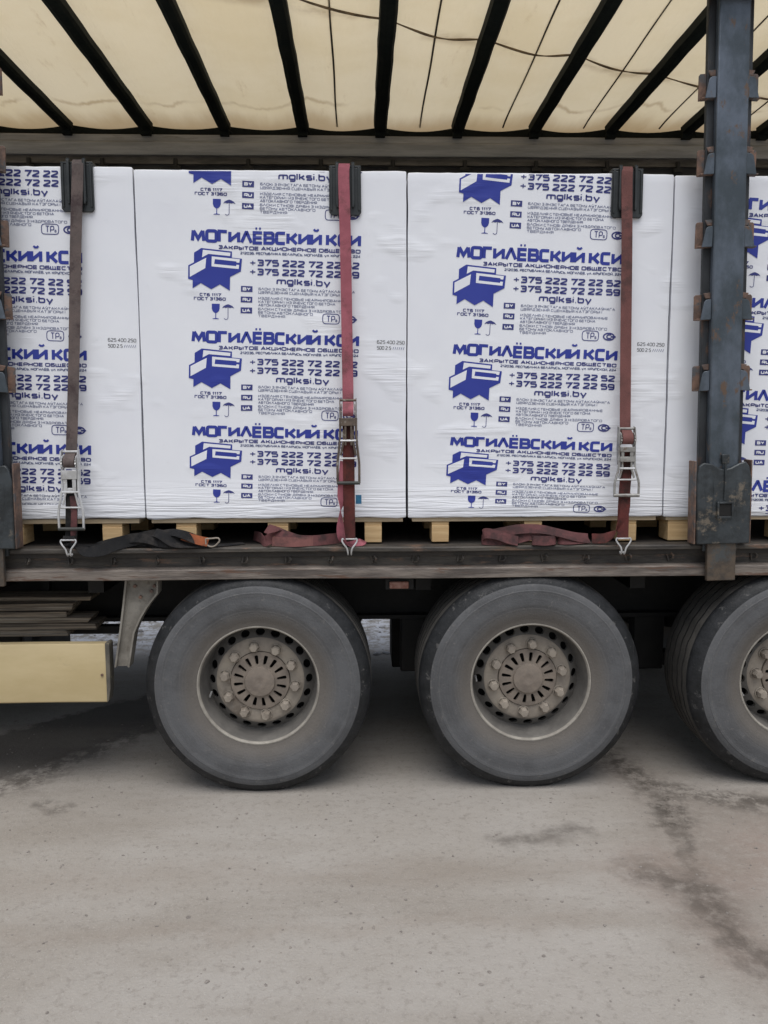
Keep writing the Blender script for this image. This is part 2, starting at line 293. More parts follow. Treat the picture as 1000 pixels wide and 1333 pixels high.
# ------------------------------------------------------------------ mesh helpers
class MB:
    def __init__(s): s.v = []; s.f = []; s.m = []; s.mi = 0
    def add(s, vs_, fs):
        b = len(s.v); s.v += [tuple(p) for p in vs_]
        for f in fs: s.f.append([b + i for i in f]); s.m.append(s.mi)
        return s
    def box(s, x0, x1, y0, y1, z0, z1):
        return s.add([(x0, y0, z0), (x1, y0, z0), (x1, y1, z0), (x0, y1, z0), (x0, y0, z1), (x1, y0, z1), (x1, y1, z1), (x0, y1, z1)],
                     [(0, 3, 2, 1), (4, 5, 6, 7), (0, 1, 5, 4), (1, 2, 6, 5), (2, 3, 7, 6), (3, 0, 4, 7)])
    def prism(s, pts, y0, y1):           # outline in x,z pushed along y
        n = len(pts)
        s.add([(x, y0, z) for x, z in pts] + [(x, y1, z) for x, z in pts],
              [list(range(n)), list(range(2 * n - 1, n - 1, -1))] + [(i, (i + 1) % n, n + (i + 1) % n, n + i) for i in range(n)])
        return s
    def prismx(s, pts, x0, x1, seg=1, jit=0.0):          # outline in y,z pushed along x, with optional waviness
        n = len(pts); vs_ = []; fs = []
        for k in range(seg + 1):
            x = x0 + (x1 - x0) * k / seg
            jy = noise.noise((x * 1.7, 3, 7)) * jit; jz = noise.noise((x * 1.3, 9, 1)) * jit
            vs_ += [(x, y + jy, z + jz) for y, z in pts]
        for k in range(seg):
            for i in range(n): fs.append((k * n + i, k * n + (i + 1) % n, (k + 1) * n + (i + 1) % n, (k + 1) * n + i))
        fs += [list(range(n)), list(range((seg + 1) * n - 1, seg * n - 1, -1))]
        return s.add(vs_, fs)
    def tube(s, pts, r, n=8, closed=False):
        pts = [Vector(p) for p in pts]; rings = []; k = len(pts)
        up = None
        for i, p in enumerate(pts):
            a = pts[i - 1] if (i > 0 or closed) else p; b = pts[(i + 1) % k] if (i < k - 1 or closed) else p
            d = (b - a).normalized()
            if up is None:
                up = d.orthogonal().normalized()
            else:
                up = (up - d * up.dot(d)); up = up.normalized() if up.length > 1e-6 else d.orthogonal().normalized()
            q = d.cross(up); rr = r[i] if isinstance(r, (list, tuple)) else r
            rings += [p + (up * math.cos(2 * math.pi * j / n) + q * math.sin(2 * math.pi * j / n)) * rr for j in range(n)]
        fs = []
        for i in range(k if closed else k - 1):
            i2 = (i + 1) % k
            for j in range(n): fs.append((i * n + j, i * n + (j + 1) % n, i2 * n + (j + 1) % n, i2 * n + j))
        if not closed: fs += [list(range(n - 1, -1, -1)), list(range((k - 1) * n, k * n))]
        return s.add(rings, fs)
    def lathe(s, prof, n=64, fn=None, close=False, phase=0.0):      # prof (r, y) about the y axis
        k = len(prof); vs_ = []; fs = []
        for j in range(n):
            a = 2 * math.pi * j / n + phase
            for i, (r, y) in enumerate(prof):
                if fn: r, y = fn(i, r, y, j)
                vs_.append((r * math.cos(a), y, r * math.sin(a)))
        for j in range(n):
            j2 = (j + 1) % n
            for i in range(k if close else k - 1):
                i2 = (i + 1) % k
                fs.append((j * k + i, j * k + i2, j2 * k + i2, j2 * k + i))
        return s.add(vs_, fs)
    def build(s, name, mats, parent=None, smooth=35, bevel=0.0, weld=False, link=True):
        me = bpy.data.meshes.new(name); me.from_pydata(s.v, [], s.f)
        mats = mats if isinstance(mats, (list, tuple)) else [mats]
        for m in mats: me.materials.append(m)
        for p, i in zip(me.polygons, s.m): p.material_index = i
        bm = bmesh.new(); bm.from_mesh(me)
        if weld: bmesh.ops.remove_doubles(bm, verts=bm.verts, dist=0.0002)
        bmesh.ops.recalc_face_normals(bm, faces=bm.faces)
        if smooth:
            for f in bm.faces: f.smooth = True
            for e in bm.edges:
                if len(e.link_faces) == 2 and e.calc_face_angle(0) > R(smooth): e.smooth = False
        bm.to_mesh(me); bm.free()
        return link_obj(name, me, parent, bevel)
def link_obj(name, me, parent=None, bevel=0.0):
    o = bpy.data.objects.new(name, me); C.objects.link(o)
    if parent: o.parent = parent
    if bevel:
        b = o.modifiers.new('edge', 'BEVEL'); b.width = bevel; b.segments = 2; b.limit_method = 'ANGLE'; b.harden_normals = False
    return o
def tag(o, label=None, cat=None, group=None, kind=None):
    if label: o['label'] = label
    if cat: o['category'] = cat
    if group: o['group'] = group
    if kind: o['kind'] = kind
    return o
def empty(name, loc=(0, 0, 0), parent=None):
    o = bpy.data.objects.new(name, None); o.empty_display_size = 0.1; C.objects.link(o); o.location = loc
    if parent: o.parent = parent
    return o
def catmull(P, per=6):
    out = []
    n = len(P)
    for i in range(n - 1):
        p0, p1, p2, p3 = P[max(i - 1, 0)], P[i], P[i + 1], P[min(i + 2, n - 1)]
        for k in range(per):
            t = k / per
            out.append(tuple(0.5 * (2 * b + (c - a) * t + (2 * a - 5 * b + 4 * c - d) * t * t + (3 * b - a - 3 * c + d) * t ** 3) for a, b, c, d in zip(p0, p1, p2, p3)))
    out.append(tuple(P[-1])); return out
def ribbon(mb, st, width=0.05, th=0.003, per=6):
    """st: list of (x,y,z, wx,wy,wz): centre line and direction of the band's width"""
    q = catmull(st, per); rings = []; n = len(q)
    for i, s in enumerate(q):
        p = Vector(s[:3]); wv = Vector(s[3:6])
        d = Vector(q[min(i + 1, n - 1)][:3]) - Vector(q[max(i - 1, 0)][:3])
        d.normalize(); wv = (wv - d * wv.dot(d))
        wv = wv.normalized() if wv.length > 1e-5 else d.orthogonal().normalized()
        nn = d.cross(wv)
        W = wv * width / 2; T = nn * th / 2
        rings += [p - W - T, p - W * 0.5 - T * 1.15, p + W * 0.5 - T * 1.15, p + W - T, p + W + T, p - W + T]
    k = 6; fs = []
    for i in range(n - 1):
        for j in range(k): fs.append((i * k + j, i * k + (j + 1) % k, (i + 1) * k + (j + 1) % k, (i + 1) * k + j))
    fs += [list(range(k - 1, -1, -1)), list(range((n - 1) * k, n * k))]
    return mb.add(rings, fs)

# ------------------------------------------------------------------ ground (one sheet)
def axis(lo, a, b, hi, step):
    xs = []; x = a
    while x < b: xs.append(x); x += step
    d = step; x = b; out = []
    while x < hi: out.append(x); d *= 1.35; x += d
    d = step; x = a - step; pre = []
    while x > lo: pre.append(x); d *= 1.35; x -= d
    return [lo] + pre[::-1] + xs + out + [hi]
gx = axis(-180, -3.2, 3.6, 180, 0.05); gy = axis(-120, 1.6, 8.0, 260, 0.05)
def gz(x, y):
    if not (-5 < x < 5 and 0 < y < 10): return 0.0
    n1 = noise.noise((x * 0.9, y * 0.9, 0.3)) * 0.006 + noise.noise((x * 5, y * 5, 1.3)) * 0.0035
    return n1 - 0.003
mb = MB(); nx = len(gx)
mb.add([(x, y, gz(x, y)) for y in gy for x in gx],
       [(j * nx + i, j * nx + i + 1, (j + 1) * nx + i + 1, (j + 1) * nx + i) for j in range(len(gy) - 1) for i in range(nx - 1)])
tag(mb.build('ground', GROUND, smooth=80), kind='structure')

def pebbles(name, n, xr, yr, smin, smax, mat, label, seed):
    rnd = random.Random(seed); mb = MB()
    t = (1 + 5 ** 0.5) / 2
    ico = [Vector(p).normalized() for p in [(-1, t, 0), (1, t, 0), (-1, -t, 0), (1, -t, 0), (0, -1, t), (0, 1, t), (0, -1, -t), (0, 1, -t), (t, 0, -1), (t, 0, 1), (-t, 0, -1), (-t, 0, 1)]]
    ifc = [(0, 11, 5), (0, 5, 1), (0, 1, 7), (0, 7, 10), (0, 10, 11), (1, 5, 9), (5, 11, 4), (11, 10, 2), (10, 7, 6), (7, 1, 8), (3, 9, 4), (3, 4, 2), (3, 2, 6), (3, 6, 8), (3, 8, 9), (4, 9, 5), (2, 4, 11), (6, 2, 10), (8, 6, 7), (9, 8, 1)]
    for _ in range(n):
        x = rnd.uniform(*xr); y = rnd.uniform(*yr)
        s = smin + (smax - smin) * rnd.random() ** 3
        a = rnd.uniform(0, 6.28); sx, sy, sz = s * rnd.uniform(0.7, 1.4), s * rnd.uniform(0.6, 1.1), s * rnd.uniform(0.35, 0.7)
        z = gz(x, y) + sz * 0.2; vs_ = []
        for p in ico:
            k = rnd.uniform(0.8, 1.15)
            px, py = p.x * sx * k, p.y * sy * k
            vs_.append((x + px * math.cos(a) - py * math.sin(a), y + px * math.sin(a) + py * math.cos(a), z + p.z * sz * k))
        mb.add(vs_, ifc)
    tag(mb.build(name, mat, smooth=50), label, 'grit', kind='stuff')
pebbles('loose_grit', 2600, (-2.6, 2.8), (1.9, 4.9), 0.0012, 0.0085, STONE, 'fine loose stones scattered over the dusty yard in front of the wheels', 3)
pebbles('gravel', 2600, (-4.5, 5.0), (6.3, 9.5), 0.006, 0.035, SNOWG, 'pale gritty gravel and crusted snow behind the trailer', 4)

# ------------------------------------------------------------------ the trailer
TR = empty('semi_trailer', (0, 0, 0))
tag(TR, 'three axle flatbed semi trailer with cream translucent roof and its side curtain open', 'trailer')
XL, XR = -5.2, 5.4
YF, YB = 3.93, 6.46          # near and far side planes

# deck and side rail (channel open to the side)
MB().box(XL, XR, YF + 0.03, YB - 0.03, 1.195, 1.236).build('deck_floor', DECK, TR)
def side_rail(y, s):
    o = empty('side_rail', (0, 0, 0), TR)
    MB().prismx([(y, 1.222), (y, 1.240), (y + s * 0.006, 1.245), (y + s * 0.095, 1.245), (y + s * 0.095, 1.222)], XL, XR, 90, 0.004).build('top_lip', RAIL, o, bevel=0.002)
    MB().prismx([(y + s * 0.045, 1.10), (y + s * 0.045, 1.2219), (y + s * 0.07, 1.2219), (y + s * 0.07, 1.10)], XL, XR, 60, 0.002).build('web', RAIL, o)
    MB().prismx([(y + s * 0.002, 1.088), (y + s * 0.002, 1.136), (y + s * 0.010, 1.141), (y + s * 0.044, 1.146), (y + s * 0.12, 1.146), (y + s * 0.12, 1.088)], XL, XR, 90, 0.004).build('bottom_flange', RAILB, o, bevel=0.003)
    return o
rail = side_rail(YF, 1); side_rail(YB, -1)
# pressed lashing lugs along the web
def lug_mesh():
    mb = MB()
    mb.tube([(0.000, 0, 0.016), (0.012, -0.016, 0.013), (0.015, -0.022, 0.0), (0.010, -0.018, -0.013), (-0.002, -0.002, -0.019)], [0.004, 0.0055, 0.006, 0.0055, 0.004], 6)
    mb.box(-0.012, -0.004, -0.007, 0.002, -0.020, 0.020)
    return mb
lug0 = None
for k in range(-14, 20):
    x = 0.062 + 0.2105 * k
    if abs(x - 1.745) < 0.09 or abs(x + 1.75) < 0.1: continue
    if lug0 is None:
        lug0 = lug_mesh().build('lashing_lug', RAIL, TR); o = lug0
    else:
        o = link_obj('lashing_lug', lug0.data, TR)
    o.location = (x + random.uniform(-0.006, 0.006), YF + 0.044, 1.181); o.rotation_euler = (random.uniform(-0.2, 0.2), random.uniform(-0.35, 0.35), random.uniform(-0.4, 0.4))

# chassis: beams, cross members, axles, hangers
def ibeam(y):
    MB().box(XL, XR, y - 0.07, y + 0.07, 1.055, 1.085).box(XL, XR, y - 0.006, y + 0.006, 0.742, 1.055).box(XL, XR, y - 0.07, y + 0.07, 0.72, 0.742).build('chassis_beam', BLACK, TR)
ibeam(4.66); ibeam(5.74)
cm = MB().box(-0.04, 0.04, 0, 1, 0, 0.12).build('cross_member', BLACK, TR)
cm.scale.y = YB - YF - 0.60; cm.location = (-4.8, YF + 0.30, 0.965)
for k in range(1, 18):
    o = link_obj('cross_member', cm.data, TR); o.scale.y = YB - YF - 0.60; o.location = (-4.8 + k * 0.57, YF + 0.30, 0.965)
WX = (-0.511, 0.848, 2.210); AZ = 0.549
for x in WX:
    MB().tube([(x, 4.18, AZ), (x, 6.20, AZ)], 0.065, 16).build('axle', BLACK, TR)
    for y in (4.66, 5.74):
        MB().box(x - 0.62, x - 0.44, y - 0.05, y + 0.05, 0.40, 0.72).box(x - 0.5, x + 0.25, y - 0.045, y + 0.045, 0.42, 0.50).build('suspension_hanger', BLACK, TR, bevel=0.01)
        MB().tube([(x + 0.22, y, 0.49), (x + 0.22, y, 0.55), (x + 0.22, y, 0.64), (x + 0.22, y, 0.72)], [0.10, 0.13, 0.12, 0.09], 18).build('air_spring', BLACK, TR)
# storage box hung between the axles, seen as the dark mass through the gap
MB().box(0.205, 0.86, 5.30, 5.70, 0.21, 0.95).build('storage_box', BLACK, TR, bevel=0.01)
MB().box(-0.62, 0.205, 5.32, 5.36, 0.63, 0.72).build('storage_box_rail', BLACK, TR)
mk = empty('marker_lamp', (0.196, 4.05, 1.03), TR)
MB().box(-0.072, 0.072, 0.004, 0.03, -0.024, 0.030).build('lamp_base', BLACK, mk, bevel=0.003)
MB().box(-0.052, 0.046, -0.014, 0.003, -0.017, 0.020).build('lens', LAMP, mk, bevel=0.006)

# ---- wheels
def ring_holes(mb, n, r0, d0, r1, d1, ht, hs, depth, phase=0.0, sc=0.5, K=16, sq=1.0, mi=0):
    for i in range(n):
        rect = []; hole = []; inner = []
        for k in range(K):
            a = 2 * math.pi * k / K; c, s_ = math.cos(a), math.sin(a); q = max(abs(c), abs(s_))
            def P(t, s, dd=0.0):
                th = 2 * math.pi * (i + 0.5 + t) / n + phase; r = r0 + (r1 - r0) * s
                return (r * math.cos(th), d0 + (d1 - d0) * s + dd, r * math.sin(th))
            tx, ty = c / q * 0.5, s_ / q * 0.5
            rect.append(P(tx, 0.5 + ty)); ch, shh = math.copysign(abs(c) ** sq, c), math.copysign(abs(s_) ** sq, s_)
            hole.append(P(ch * ht, sc + shh * hs)); inner.append(P(ch * ht, sc + shh * hs, depth))
        f1 = [(k, (k + 1) % K, K + (k + 1) % K, K + k) for k in range(K)]
        f2 = [(K + k, K + (k + 1) % K, 2 * K + (k + 1) % K, 2 * K + k) for k in range(K)]
        mb.add(rect + hole + inner, f1 + f2)

# local wheel space: y = 0 is the outer rim lip, +y goes under the trailer
def tyre_mesh():
    side = [(0.296, 0.020), (0.300, -0.004), (0.306, -0.010), (0.318, -0.012), (0.330, -0.018), (0.345, -0.025), (0.36, -0.030), (0.375, -0.0335), (0.378, -0.0345), (0.384, -0.0345), (0.387, -0.036), (0.405, -0.038),
            (0.43, -0.038), (0.455, -0.0365), (0.4575, -0.0372), (0.462, -0.0370), (0.464, -0.035), (0.480, -0.0325), (0.4815, -0.0315), (0.488, -0.0300), (0.491, -0.0275)]
    sh = [(0.494, -0.0262), (0.504, -0.0205), (0.516, -0.011), (0.522, -0.004), (0.529, 0.004), (0.535, 0.012), (0.539, 0.020)]
    W = 0.385; tread = []; ys = [0.030, 0.082, 0.090, 0.091, 0.099, 0.150, 0.151, 0.159, 0.160, 0.212, 0.213, 0.221, 0.222, 0.272, 0.273, 0.281, 0.282]
    gro = [(0.082, 0.013), (0.146, 0.014), (0.212, 0.014), (0.276, 0.013)]
    tread.append((0.541, 0.030))
    for y, g in gro:
        tread += [(0.5430, y - 0.012), (0.5430, y - g / 2), (0.526, y - g / 2 + 0.002), (0.526, y + g / 2 - 0.002), (0.5430, y + g / 2), (0.5430, y + 0.012)]
    tread.append((0.541, W - 0.075 + 0.02))
    far = [(0.537, 0.340), (0.521, 0.354), (0.49, 0.377), (0.45, 0.396), (0.40, 0.398), (0.34, 0.385), (0.30, 0.355)]
    prof = side + sh + tread + far
    ns, nh, ntr = len(side), len(sh), len(tread)
    n = 120
    def fn(i, r, y, j):
        if r > 0.30: r = 0.30 + (r - 0.30) * 1.082
        if ns + nh <= i < ns + nh + ntr and 0 < i - ns - nh < ntr - 1: y += 0.0032 * (1 if (j // 2) % 2 else -1)
        if ns <= i < ns + nh: r += 0.0015 * math.sin(j * 2.1) * math.sin(j * 0.7)
        return r, y
    mb = MB(); mb.lathe(prof, n, fn)
    k = len(prof)
    mb.m = []
    for j in range(n):
        for i in range(k - 1):
            q_ = i - ns - nh
            mb.m.append(0 if i < ns - 1 or i >= ns + nh + ntr + 2 else (2 if q_ < 0 else (3 if 0 < q_ < ntr - 2 and (q_ - 1) % 6 in (1, 2, 3) else 1)))
    vs_ = []
    for x, y, z in mb.v:
        lim = -AZ + 0.0
        if z < lim + 0.012:
            e = (lim + 0.012 - z); z = max(z, lim) if z < lim else z
            if y < 0.03: y -= e * 0.35
        vs_.append((x, y, z))
    mb.v = vs_
    # raised marks on the upper sidewall
    return mb
rimmb = MB()
rimmb.lathe([(0.2985, 0.012), (0.305, 0.004), (0.3065, -0.004), (0.303, -0.010), (0.298, -0.0105), (0.2935, -0.006), (0.2915, 0.004), (0.289, 0.014), (0.2875, 0.022), (0.286, 0.050), (0.283, 0.085), (0.278, 0.112), (0.274, 0.128), (0.271, 0.134)], 96)
rimmb.m = [0 if i % 13 < 6 else 1 for i in range(len(rimmb.f))]
discmb = MB()
discmb.lathe([(0.280, 0.136), (0.272, 0.130), (0.268, 0.127)], 96)
ring_holes(discmb, 20, 0.268, 0.127, 0.222, 0.086, 0.31, 0.36, 0.022)
discmb.m = [1] * len(discmb.f); discmb.mi = 0  # vent slope takes the darker barrel grey, its recess shade put into the colour
discmb.lathe([(0.222, 0.086), (0.214, 0.0815), (0.204, 0.080), (0.152, 0.080), (0.151, 0.086)], 96)
covmb = MB()
covmb.lathe([(0.149, 0.086), (0.149, 0.073), (0.1465, 0.0705), (0.141, 0.0700)], 80)
ring_holes(covmb, 16, 0.141, 0.0700, 0.079, 0.0635, 0.20, 0.39, 0.018, phase=0.1, sq=0.45)
covmb.lathe([(0.079, 0.0635), (0.0765, 0.0625), (0.076, 0.054), (0.0735, 0.050), (0.068, 0.0485), (0.040, 0.0485), (0.037, 0.0475), (0.022, 0.0475), (0.019, 0.0485), (0.0001, 0.0485)], 80)
drummb = MB(); drummb.lathe([(0.272, 0.30), (0.262, 0.165), (0.15, 0.160), (0.14, 0.115), (0.0001, 0.112)], 48)
barmb = MB(); barmb.lathe([(0.280, 0.137), (0.280, 0.30), (0.30, 0.36)], 64)
nutmb = MB()
nutmb.lathe([(0.0305, 0.080), (0.0305, 0.075), (0.0295, 0.074), (0.0260, 0.0735)], 20)
nutmb.lathe([(0.0260, 0.0735), (0.0255, 0.056), (0.0230, 0.0525), (0.0215, 0.041), (0.0185, 0.037), (0.0001, 0.0365)], 6)
valve = MB(); valve.tube([(0, 0.11, 0), (0, 0.085, -0.004), (0, 0.062, -0.010)], [0.006, 0.005, 0.004], 8)
proto = None
def wheel(x, near, ang, sho):
    global proto
    o = empty('wheel', (x, YF + 0.022 if near else YB - 0.022, AZ), TR)
    if not near: o.rotation_euler.z = math.pi
    if proto is None:
        proto = dict(tyre=tyre_mesh().build('tyre', [TYRE, TREAD, SHOULDER, GROOVE], o, smooth=28).data)
        rimo = rimmb.build('rim', [LIP, RIMB], o, smooth=40); proto['rim'] = rimo.data
        d = discmb.build('wheel_disc', [RIM, RIMB], o, smooth=40, weld=True); proto['disc'] = d.data
        cv = covmb.build('hub_cover', HUB, o, smooth=35, weld=True); proto['cov'] = cv.data
        dr = drummb.build('brake_drum', HOLE, o); proto['drum'] = dr.data
        ba = barmb.build('rim_barrel', HOLE, o); proto['bar'] = ba.data
        nu = nutmb.build('wheel_nut', RIM, o, smooth=30); proto['nut'] = nu.data
        va = valve.build('valve_stem', CHROME, o); proto['valve'] = va.data
    else:
        link_obj('tyre', proto['tyre'], o); rimo = link_obj('rim', proto['rim'], o); d = link_obj('wheel_disc', proto['disc'], o)
        cv = link_obj('hub_cover', proto['cov'], o); link_obj('brake_drum', proto['drum'], o); link_obj('rim_barrel', proto['bar'], o)
        nu = link_obj('wheel_nut', proto['nut'], o); va = link_obj('valve_stem', proto['valve'], o)
    for q in (d, cv): q.rotation_euler.y = ang
    a0 = ang
    for k in range(10):
        q = nu if k == 0 else link_obj('wheel_nut', proto['nut'], o)
        a = a0 + 2 * math.pi * k / 10
        q.location = (0.1785 * math.cos(a), random.uniform(-0.002, 0.002), -0.1785 * math.sin(a)); q.rotation_euler.y = random.uniform(0, 1.0)
    a = ang + 2.72
    va.location = (0.262 * math.cos(a), 0, -0.262 * math.sin(a))
    return o
wheel(WX[0], True, 0.16, 0); wheel(WX[1], True, 0.42, 1); wheel(WX[2], True, 0.05, 1)
for x in WX: wheel(x, False, random.uniform(0, 1), 0)

# ---- side guard, its stay, far guard
sg = empty('side_guard', (0, 0, 0), TR)
gp = [(3.998, 0.462), (3.996, 0.750), (4.000, 0.757), (4.046, 0.757), (4.046, 0.749), (4.006, 0.746), (4.006, 0.468), (4.046, 0.464), (4.046, 0.456), (4.003, 0.456)]
MB().prismx(gp, XL, -1.272, 40, 0.004).build('guard_panel', GUARD, sg)
MB().prism([(-1.2719, 0.454), (-1.2719, 0.760), (-1.258, 0.764), (-1.250, 0.755), (-1.252, 0.53), (-1.262, 0.468)], 3.992, 4.058).build('end_cap', CAPG, sg, bevel=0.003)
MB().tube([(-1.292, 3.999, 0.598), (-1.292, 3.992, 0.598)], 0.007, 8).build('bolt', RUST, sg)
for x in (-4.2, -2.6): MB().box(x, x + 0.06, 4.048, 4.09, 0.47, 1.09).build('guard_stay', BLACK, sg)
fg = empty('far_side_guard', (0, 0, 0), TR)
MB().prismx([(10.39 - a, b) for a, b in gp], XL, -1.272, 10, 0.004).build('guard_panel', GUARD, fg)
MB().box(-4.6, -2.02, 4.80, 5.62, 0.24, 0.715).build('added_dark_box', BLACK, TR, bevel=0.015)  # added black box, placed to darken the space behind the guard
for x in WX:
    for y in (4.86, 5.52): MB().tube([(x - 0.16, y, AZ + 0.10), (x - 0.24, y, AZ + 0.12), (x - 0.36, y, AZ + 0.14), (x - 0.42, y, AZ + 0.15)], [0.06, 0.095, 0.095, 0.05], 14).build('brake_chamber', BLACK, TR)
gb = empty('guard_bracket', (0, 0, 0), TR)
op = [(-1.148, 1.084), (-1.004, 1.084), (-1.008, 1.012), (-1.035, 0.980), (-1.062, 0.945), (-1.096, 0.889), (-1.130, 0.815), (-1.144, 0.74), (-1.162, 0.639), (-1.218, 0.638), (-1.204, 0.72), (-1.189, 0.806), (-1.165, 0.96)]
MB().prism(op, 4.010, 4.018).build('web_plate', GREYB, gb)
def edge_strip(pts, y0, y1, t):
    mb = MB(); n = len(pts); vs_ = []
    for i, p in enumerate(pts):
        a = pts[max(i - 1, 0)]; b = pts[min(i + 1, n - 1)]; d = Vector((b[0] - a[0], b[1] - a[1])).normalized(); nn = Vector((-d.y, d.x)) * t
        vs_ += [(p[0], y0, p[1]), (p[0] + nn.x, y0, p[1] + nn.y), (p[0] + nn.x, y1, p[1] + nn.y), (p[0], y1, p[1])]
    fs = [(i * 4 + j, i * 4 + (j + 1) % 4, i * 4 + 4 + (j + 1) % 4, i * 4 + 4 + j) for i in range(n - 1) for j in range(4)]
    fs += [(0, 1, 2, 3), tuple(range(4 * n - 4, 4 * n))]
    return mb.add(vs_, fs)
edge_strip(op[1:9], 3.985, 4.06, 0.009).build('edge_flange', GREYB, gb)
edge_strip(op[9:] + [op[0]], 3.985, 4.06, 0.009).build('edge_flange', GREYB, gb)
for bx_, bz in ((-1.02, 1.045), (-1.035, 1.02), (-1.115, 1.045), (-1.09, 0.99)):
    MB().tube([(bx_, 4.012, bz), (bx_, 3.998, bz)], 0.009, 6).build('bolt', RUST, gb)

# ---- roof: near and far rails, bows, sheet
def roof_rail(y, s):
    o = empty('roof_rail', (0, 0, 0), TR)
    P = lambda q: [(y + s * a, z) for a, z in q]
    MB().prismx(P([(0.020, 3.908), (0.012, 3.912), (0.012, 3.958), (0.018, 3.962), (0.10, 3.962), (0.10, 3.908)]), XL, XR, 50, 0.004).build('upper_lip', GREY_AL, o)
    MB().prismx(P([(0.000, 3.812), (-0.004, 3.818), (-0.004, 3.900), (0.002, 3.9075), (0.10, 3.9075), (0.10, 3.812)]), XL, XR, 50, 0.003).build('main_profile', GREY_AL, o)
    MB().prismx(P([(0.028, 3.772), (0.028, 3.8115), (0.09, 3.8115), (0.09, 3.772)]), XL, XR, 30, 0.003).build('roller_track', DARK_AL, o)
    MB().prismx(P([(0.012, 3.752), (0.010, 3.771), (0.06, 3.7715), (0.06, 3.752)]), XL, XR, 30, 0.004).build('track_lip', DARK_AL, o)
    MB().prismx(P([(0.05, 3.963), (0.05, 4.04), (0.085, 4.04), (0.085, 3.963)]), XL, XR, 20, 0.0).build('shadow_gap_strip', BOW, o)  # dark strip standing for the shadow gap below the roof sheet
    return o
roof_rail(6.38, 1); roof_rail(3.905, -1)
rm = MB().tube([(0, 0, 0.02), (0, 0, -0.035)], 0.016, 10)
rm.box(-0.035, 0.035, -0.012, 0.012, -0.055, -0.03); roller = None
for k in range(18):
    x = -4.6 + k * 0.54
    if roller is None: roller = rm.build('curtain_roller', BLACK, TR); o = roller
    else: o = link_obj('curtain_roller', roller.data, TR)
    o.location = (x, 6.385, 3.765)
MB().add([(x, 6.425 + 0.01 * math.sin(x * 9), z) for z in (1.12, 2.4, 3.77) for x in [XL + i * 0.08 for i in range(133)]],
         [(j * 133 + i, j * 133 + i + 1, (j + 1) * 133 + i + 1, (j + 1) * 133 + i) for j in range(2) for i in range(132)]).build('far_curtain', CURT, TR, smooth=60)

BX = [-2.142 + 0.5765 * k for k in range(-5, 14)]
# roof sheet sagging a little between the bows
xs = [XL + i * 0.048 for i in range(int((XR - XL) / 0.048) + 1)]; ysr = [3.90 + j * 0.1 for j in range(27)]
def sheet_z(x, y):
    u = ((x + 2.142) / 0.5765) % 1.0
    sag = 0.030 * math.sin(math.pi * u)
    crease = noise.noise((x * 3, y * 1.2, 4)) * 0.006
    return 4.048 - sag + crease - 0.012 * max(0, (y - 6.2) / 0.25)
mb = MB(); n = len(xs)
mb.add([(x, y, sheet_z(x, y)) for y in ysr for x in xs], [(j * n + i, j * n + i + 1, (j + 1) * n + i + 1, (j + 1) * n + i) for j in range(len(ysr) - 1) for i in range(n - 1)])
sheet = mb.build('roof_sheet', TARP, TR, smooth=80)
bowm = MB()
hw = 0.047
ptsb = []
for j in range(25):
    y = 3.98 + j * (6.37 - 3.98) / 24
    wv = 0.0015 * math.sin(j * 1.1) + 0.001 * math.sin(j * 4.3)
    ptsb.append((y, wv))
vs_ = []
for y, wv in ptsb:
    vs_ += [(-hw + wv, y, 4.03), (-hw + 0.006 + wv, y, 3.985), (-0.012 + wv, y, 3.972), (hw - 0.014 + wv, y, 3.974), (hw + wv, y, 3.990), (hw + wv, y, 4.03)]
fs = [(j * 6 + i, j * 6 + (i + 1) % 6, j * 6 + 6 + (i + 1) % 6, j * 6 + 6 + i) for j in range(24) for i in range(6)] + [tuple(range(5, -1, -1)), tuple(range(144, 150))]
bowm.add(vs_, fs); bow0 = None
footm = MB().box(-0.035, 0.035, 6.34, 6.388, 3.945, 4.02).tube([(0.04, 6.33, 3.985), (0.055, 6.32, 3.96), (0.075, 6.33, 3.945)], 0.004, 5)
for x in BX:
    if bow0 is None:
        bow0 = bowm.build('roof_bow', BOW, TR, smooth=25); o = bow0; f0 = footm.build('bow_foot', BOW, o)
    else:
        o = link_obj('roof_bow', bow0.data, TR); link_obj('bow_foot', f0.data, o)
    o.location.x = x; o.scale.x = random.uniform(0.92, 1.08)
# seams of the sheet, cord-thin, parallel to the bows; and the folded hem wandering across
for x, x2 in ((-0.146, -0.157), (0.438, 0.461), (1.053, 1.081), (1.633, 1.691), (2.22, 2.26), (2.80, 2.83)):
    pts = [(x + (x2 - x) * (y - 4.6) / 2 + 0.002 * math.sin(y * 5), y, 4.022 - 0.012 * max(0, (y - 6.2) / 0.25)) for y in [3.95 + 0.12 * i for i in range(21)]]
    MB().tube(pts, 0.0065, 6).build('sheet_seam', SEAM, TR)
hem = [(-0.35, 4.50), (0.197, 4.779), (0.466, 4.932), (0.682, 4.973), (1.049, 5.128), (1.291, 5.172), (1.594, 5.323), (1.872, 5.427), (2.273, 5.593), (2.7, 5.75), (3.3, 5.95)]
hp = catmull([(a, b, 0.0) for a, b in hem], 8)
mb = MB(); mb.tube([(a, b + 0.008 * math.sin(a * 11), sheet_z(a, b) - 0.003) for a, b, _ in hp], [0.0035 + 0.0045 * abs(math.sin(i * 0.37)) for i in range(len(hp))], 6)
mb.build('sheet_fold', CREASE, TR)

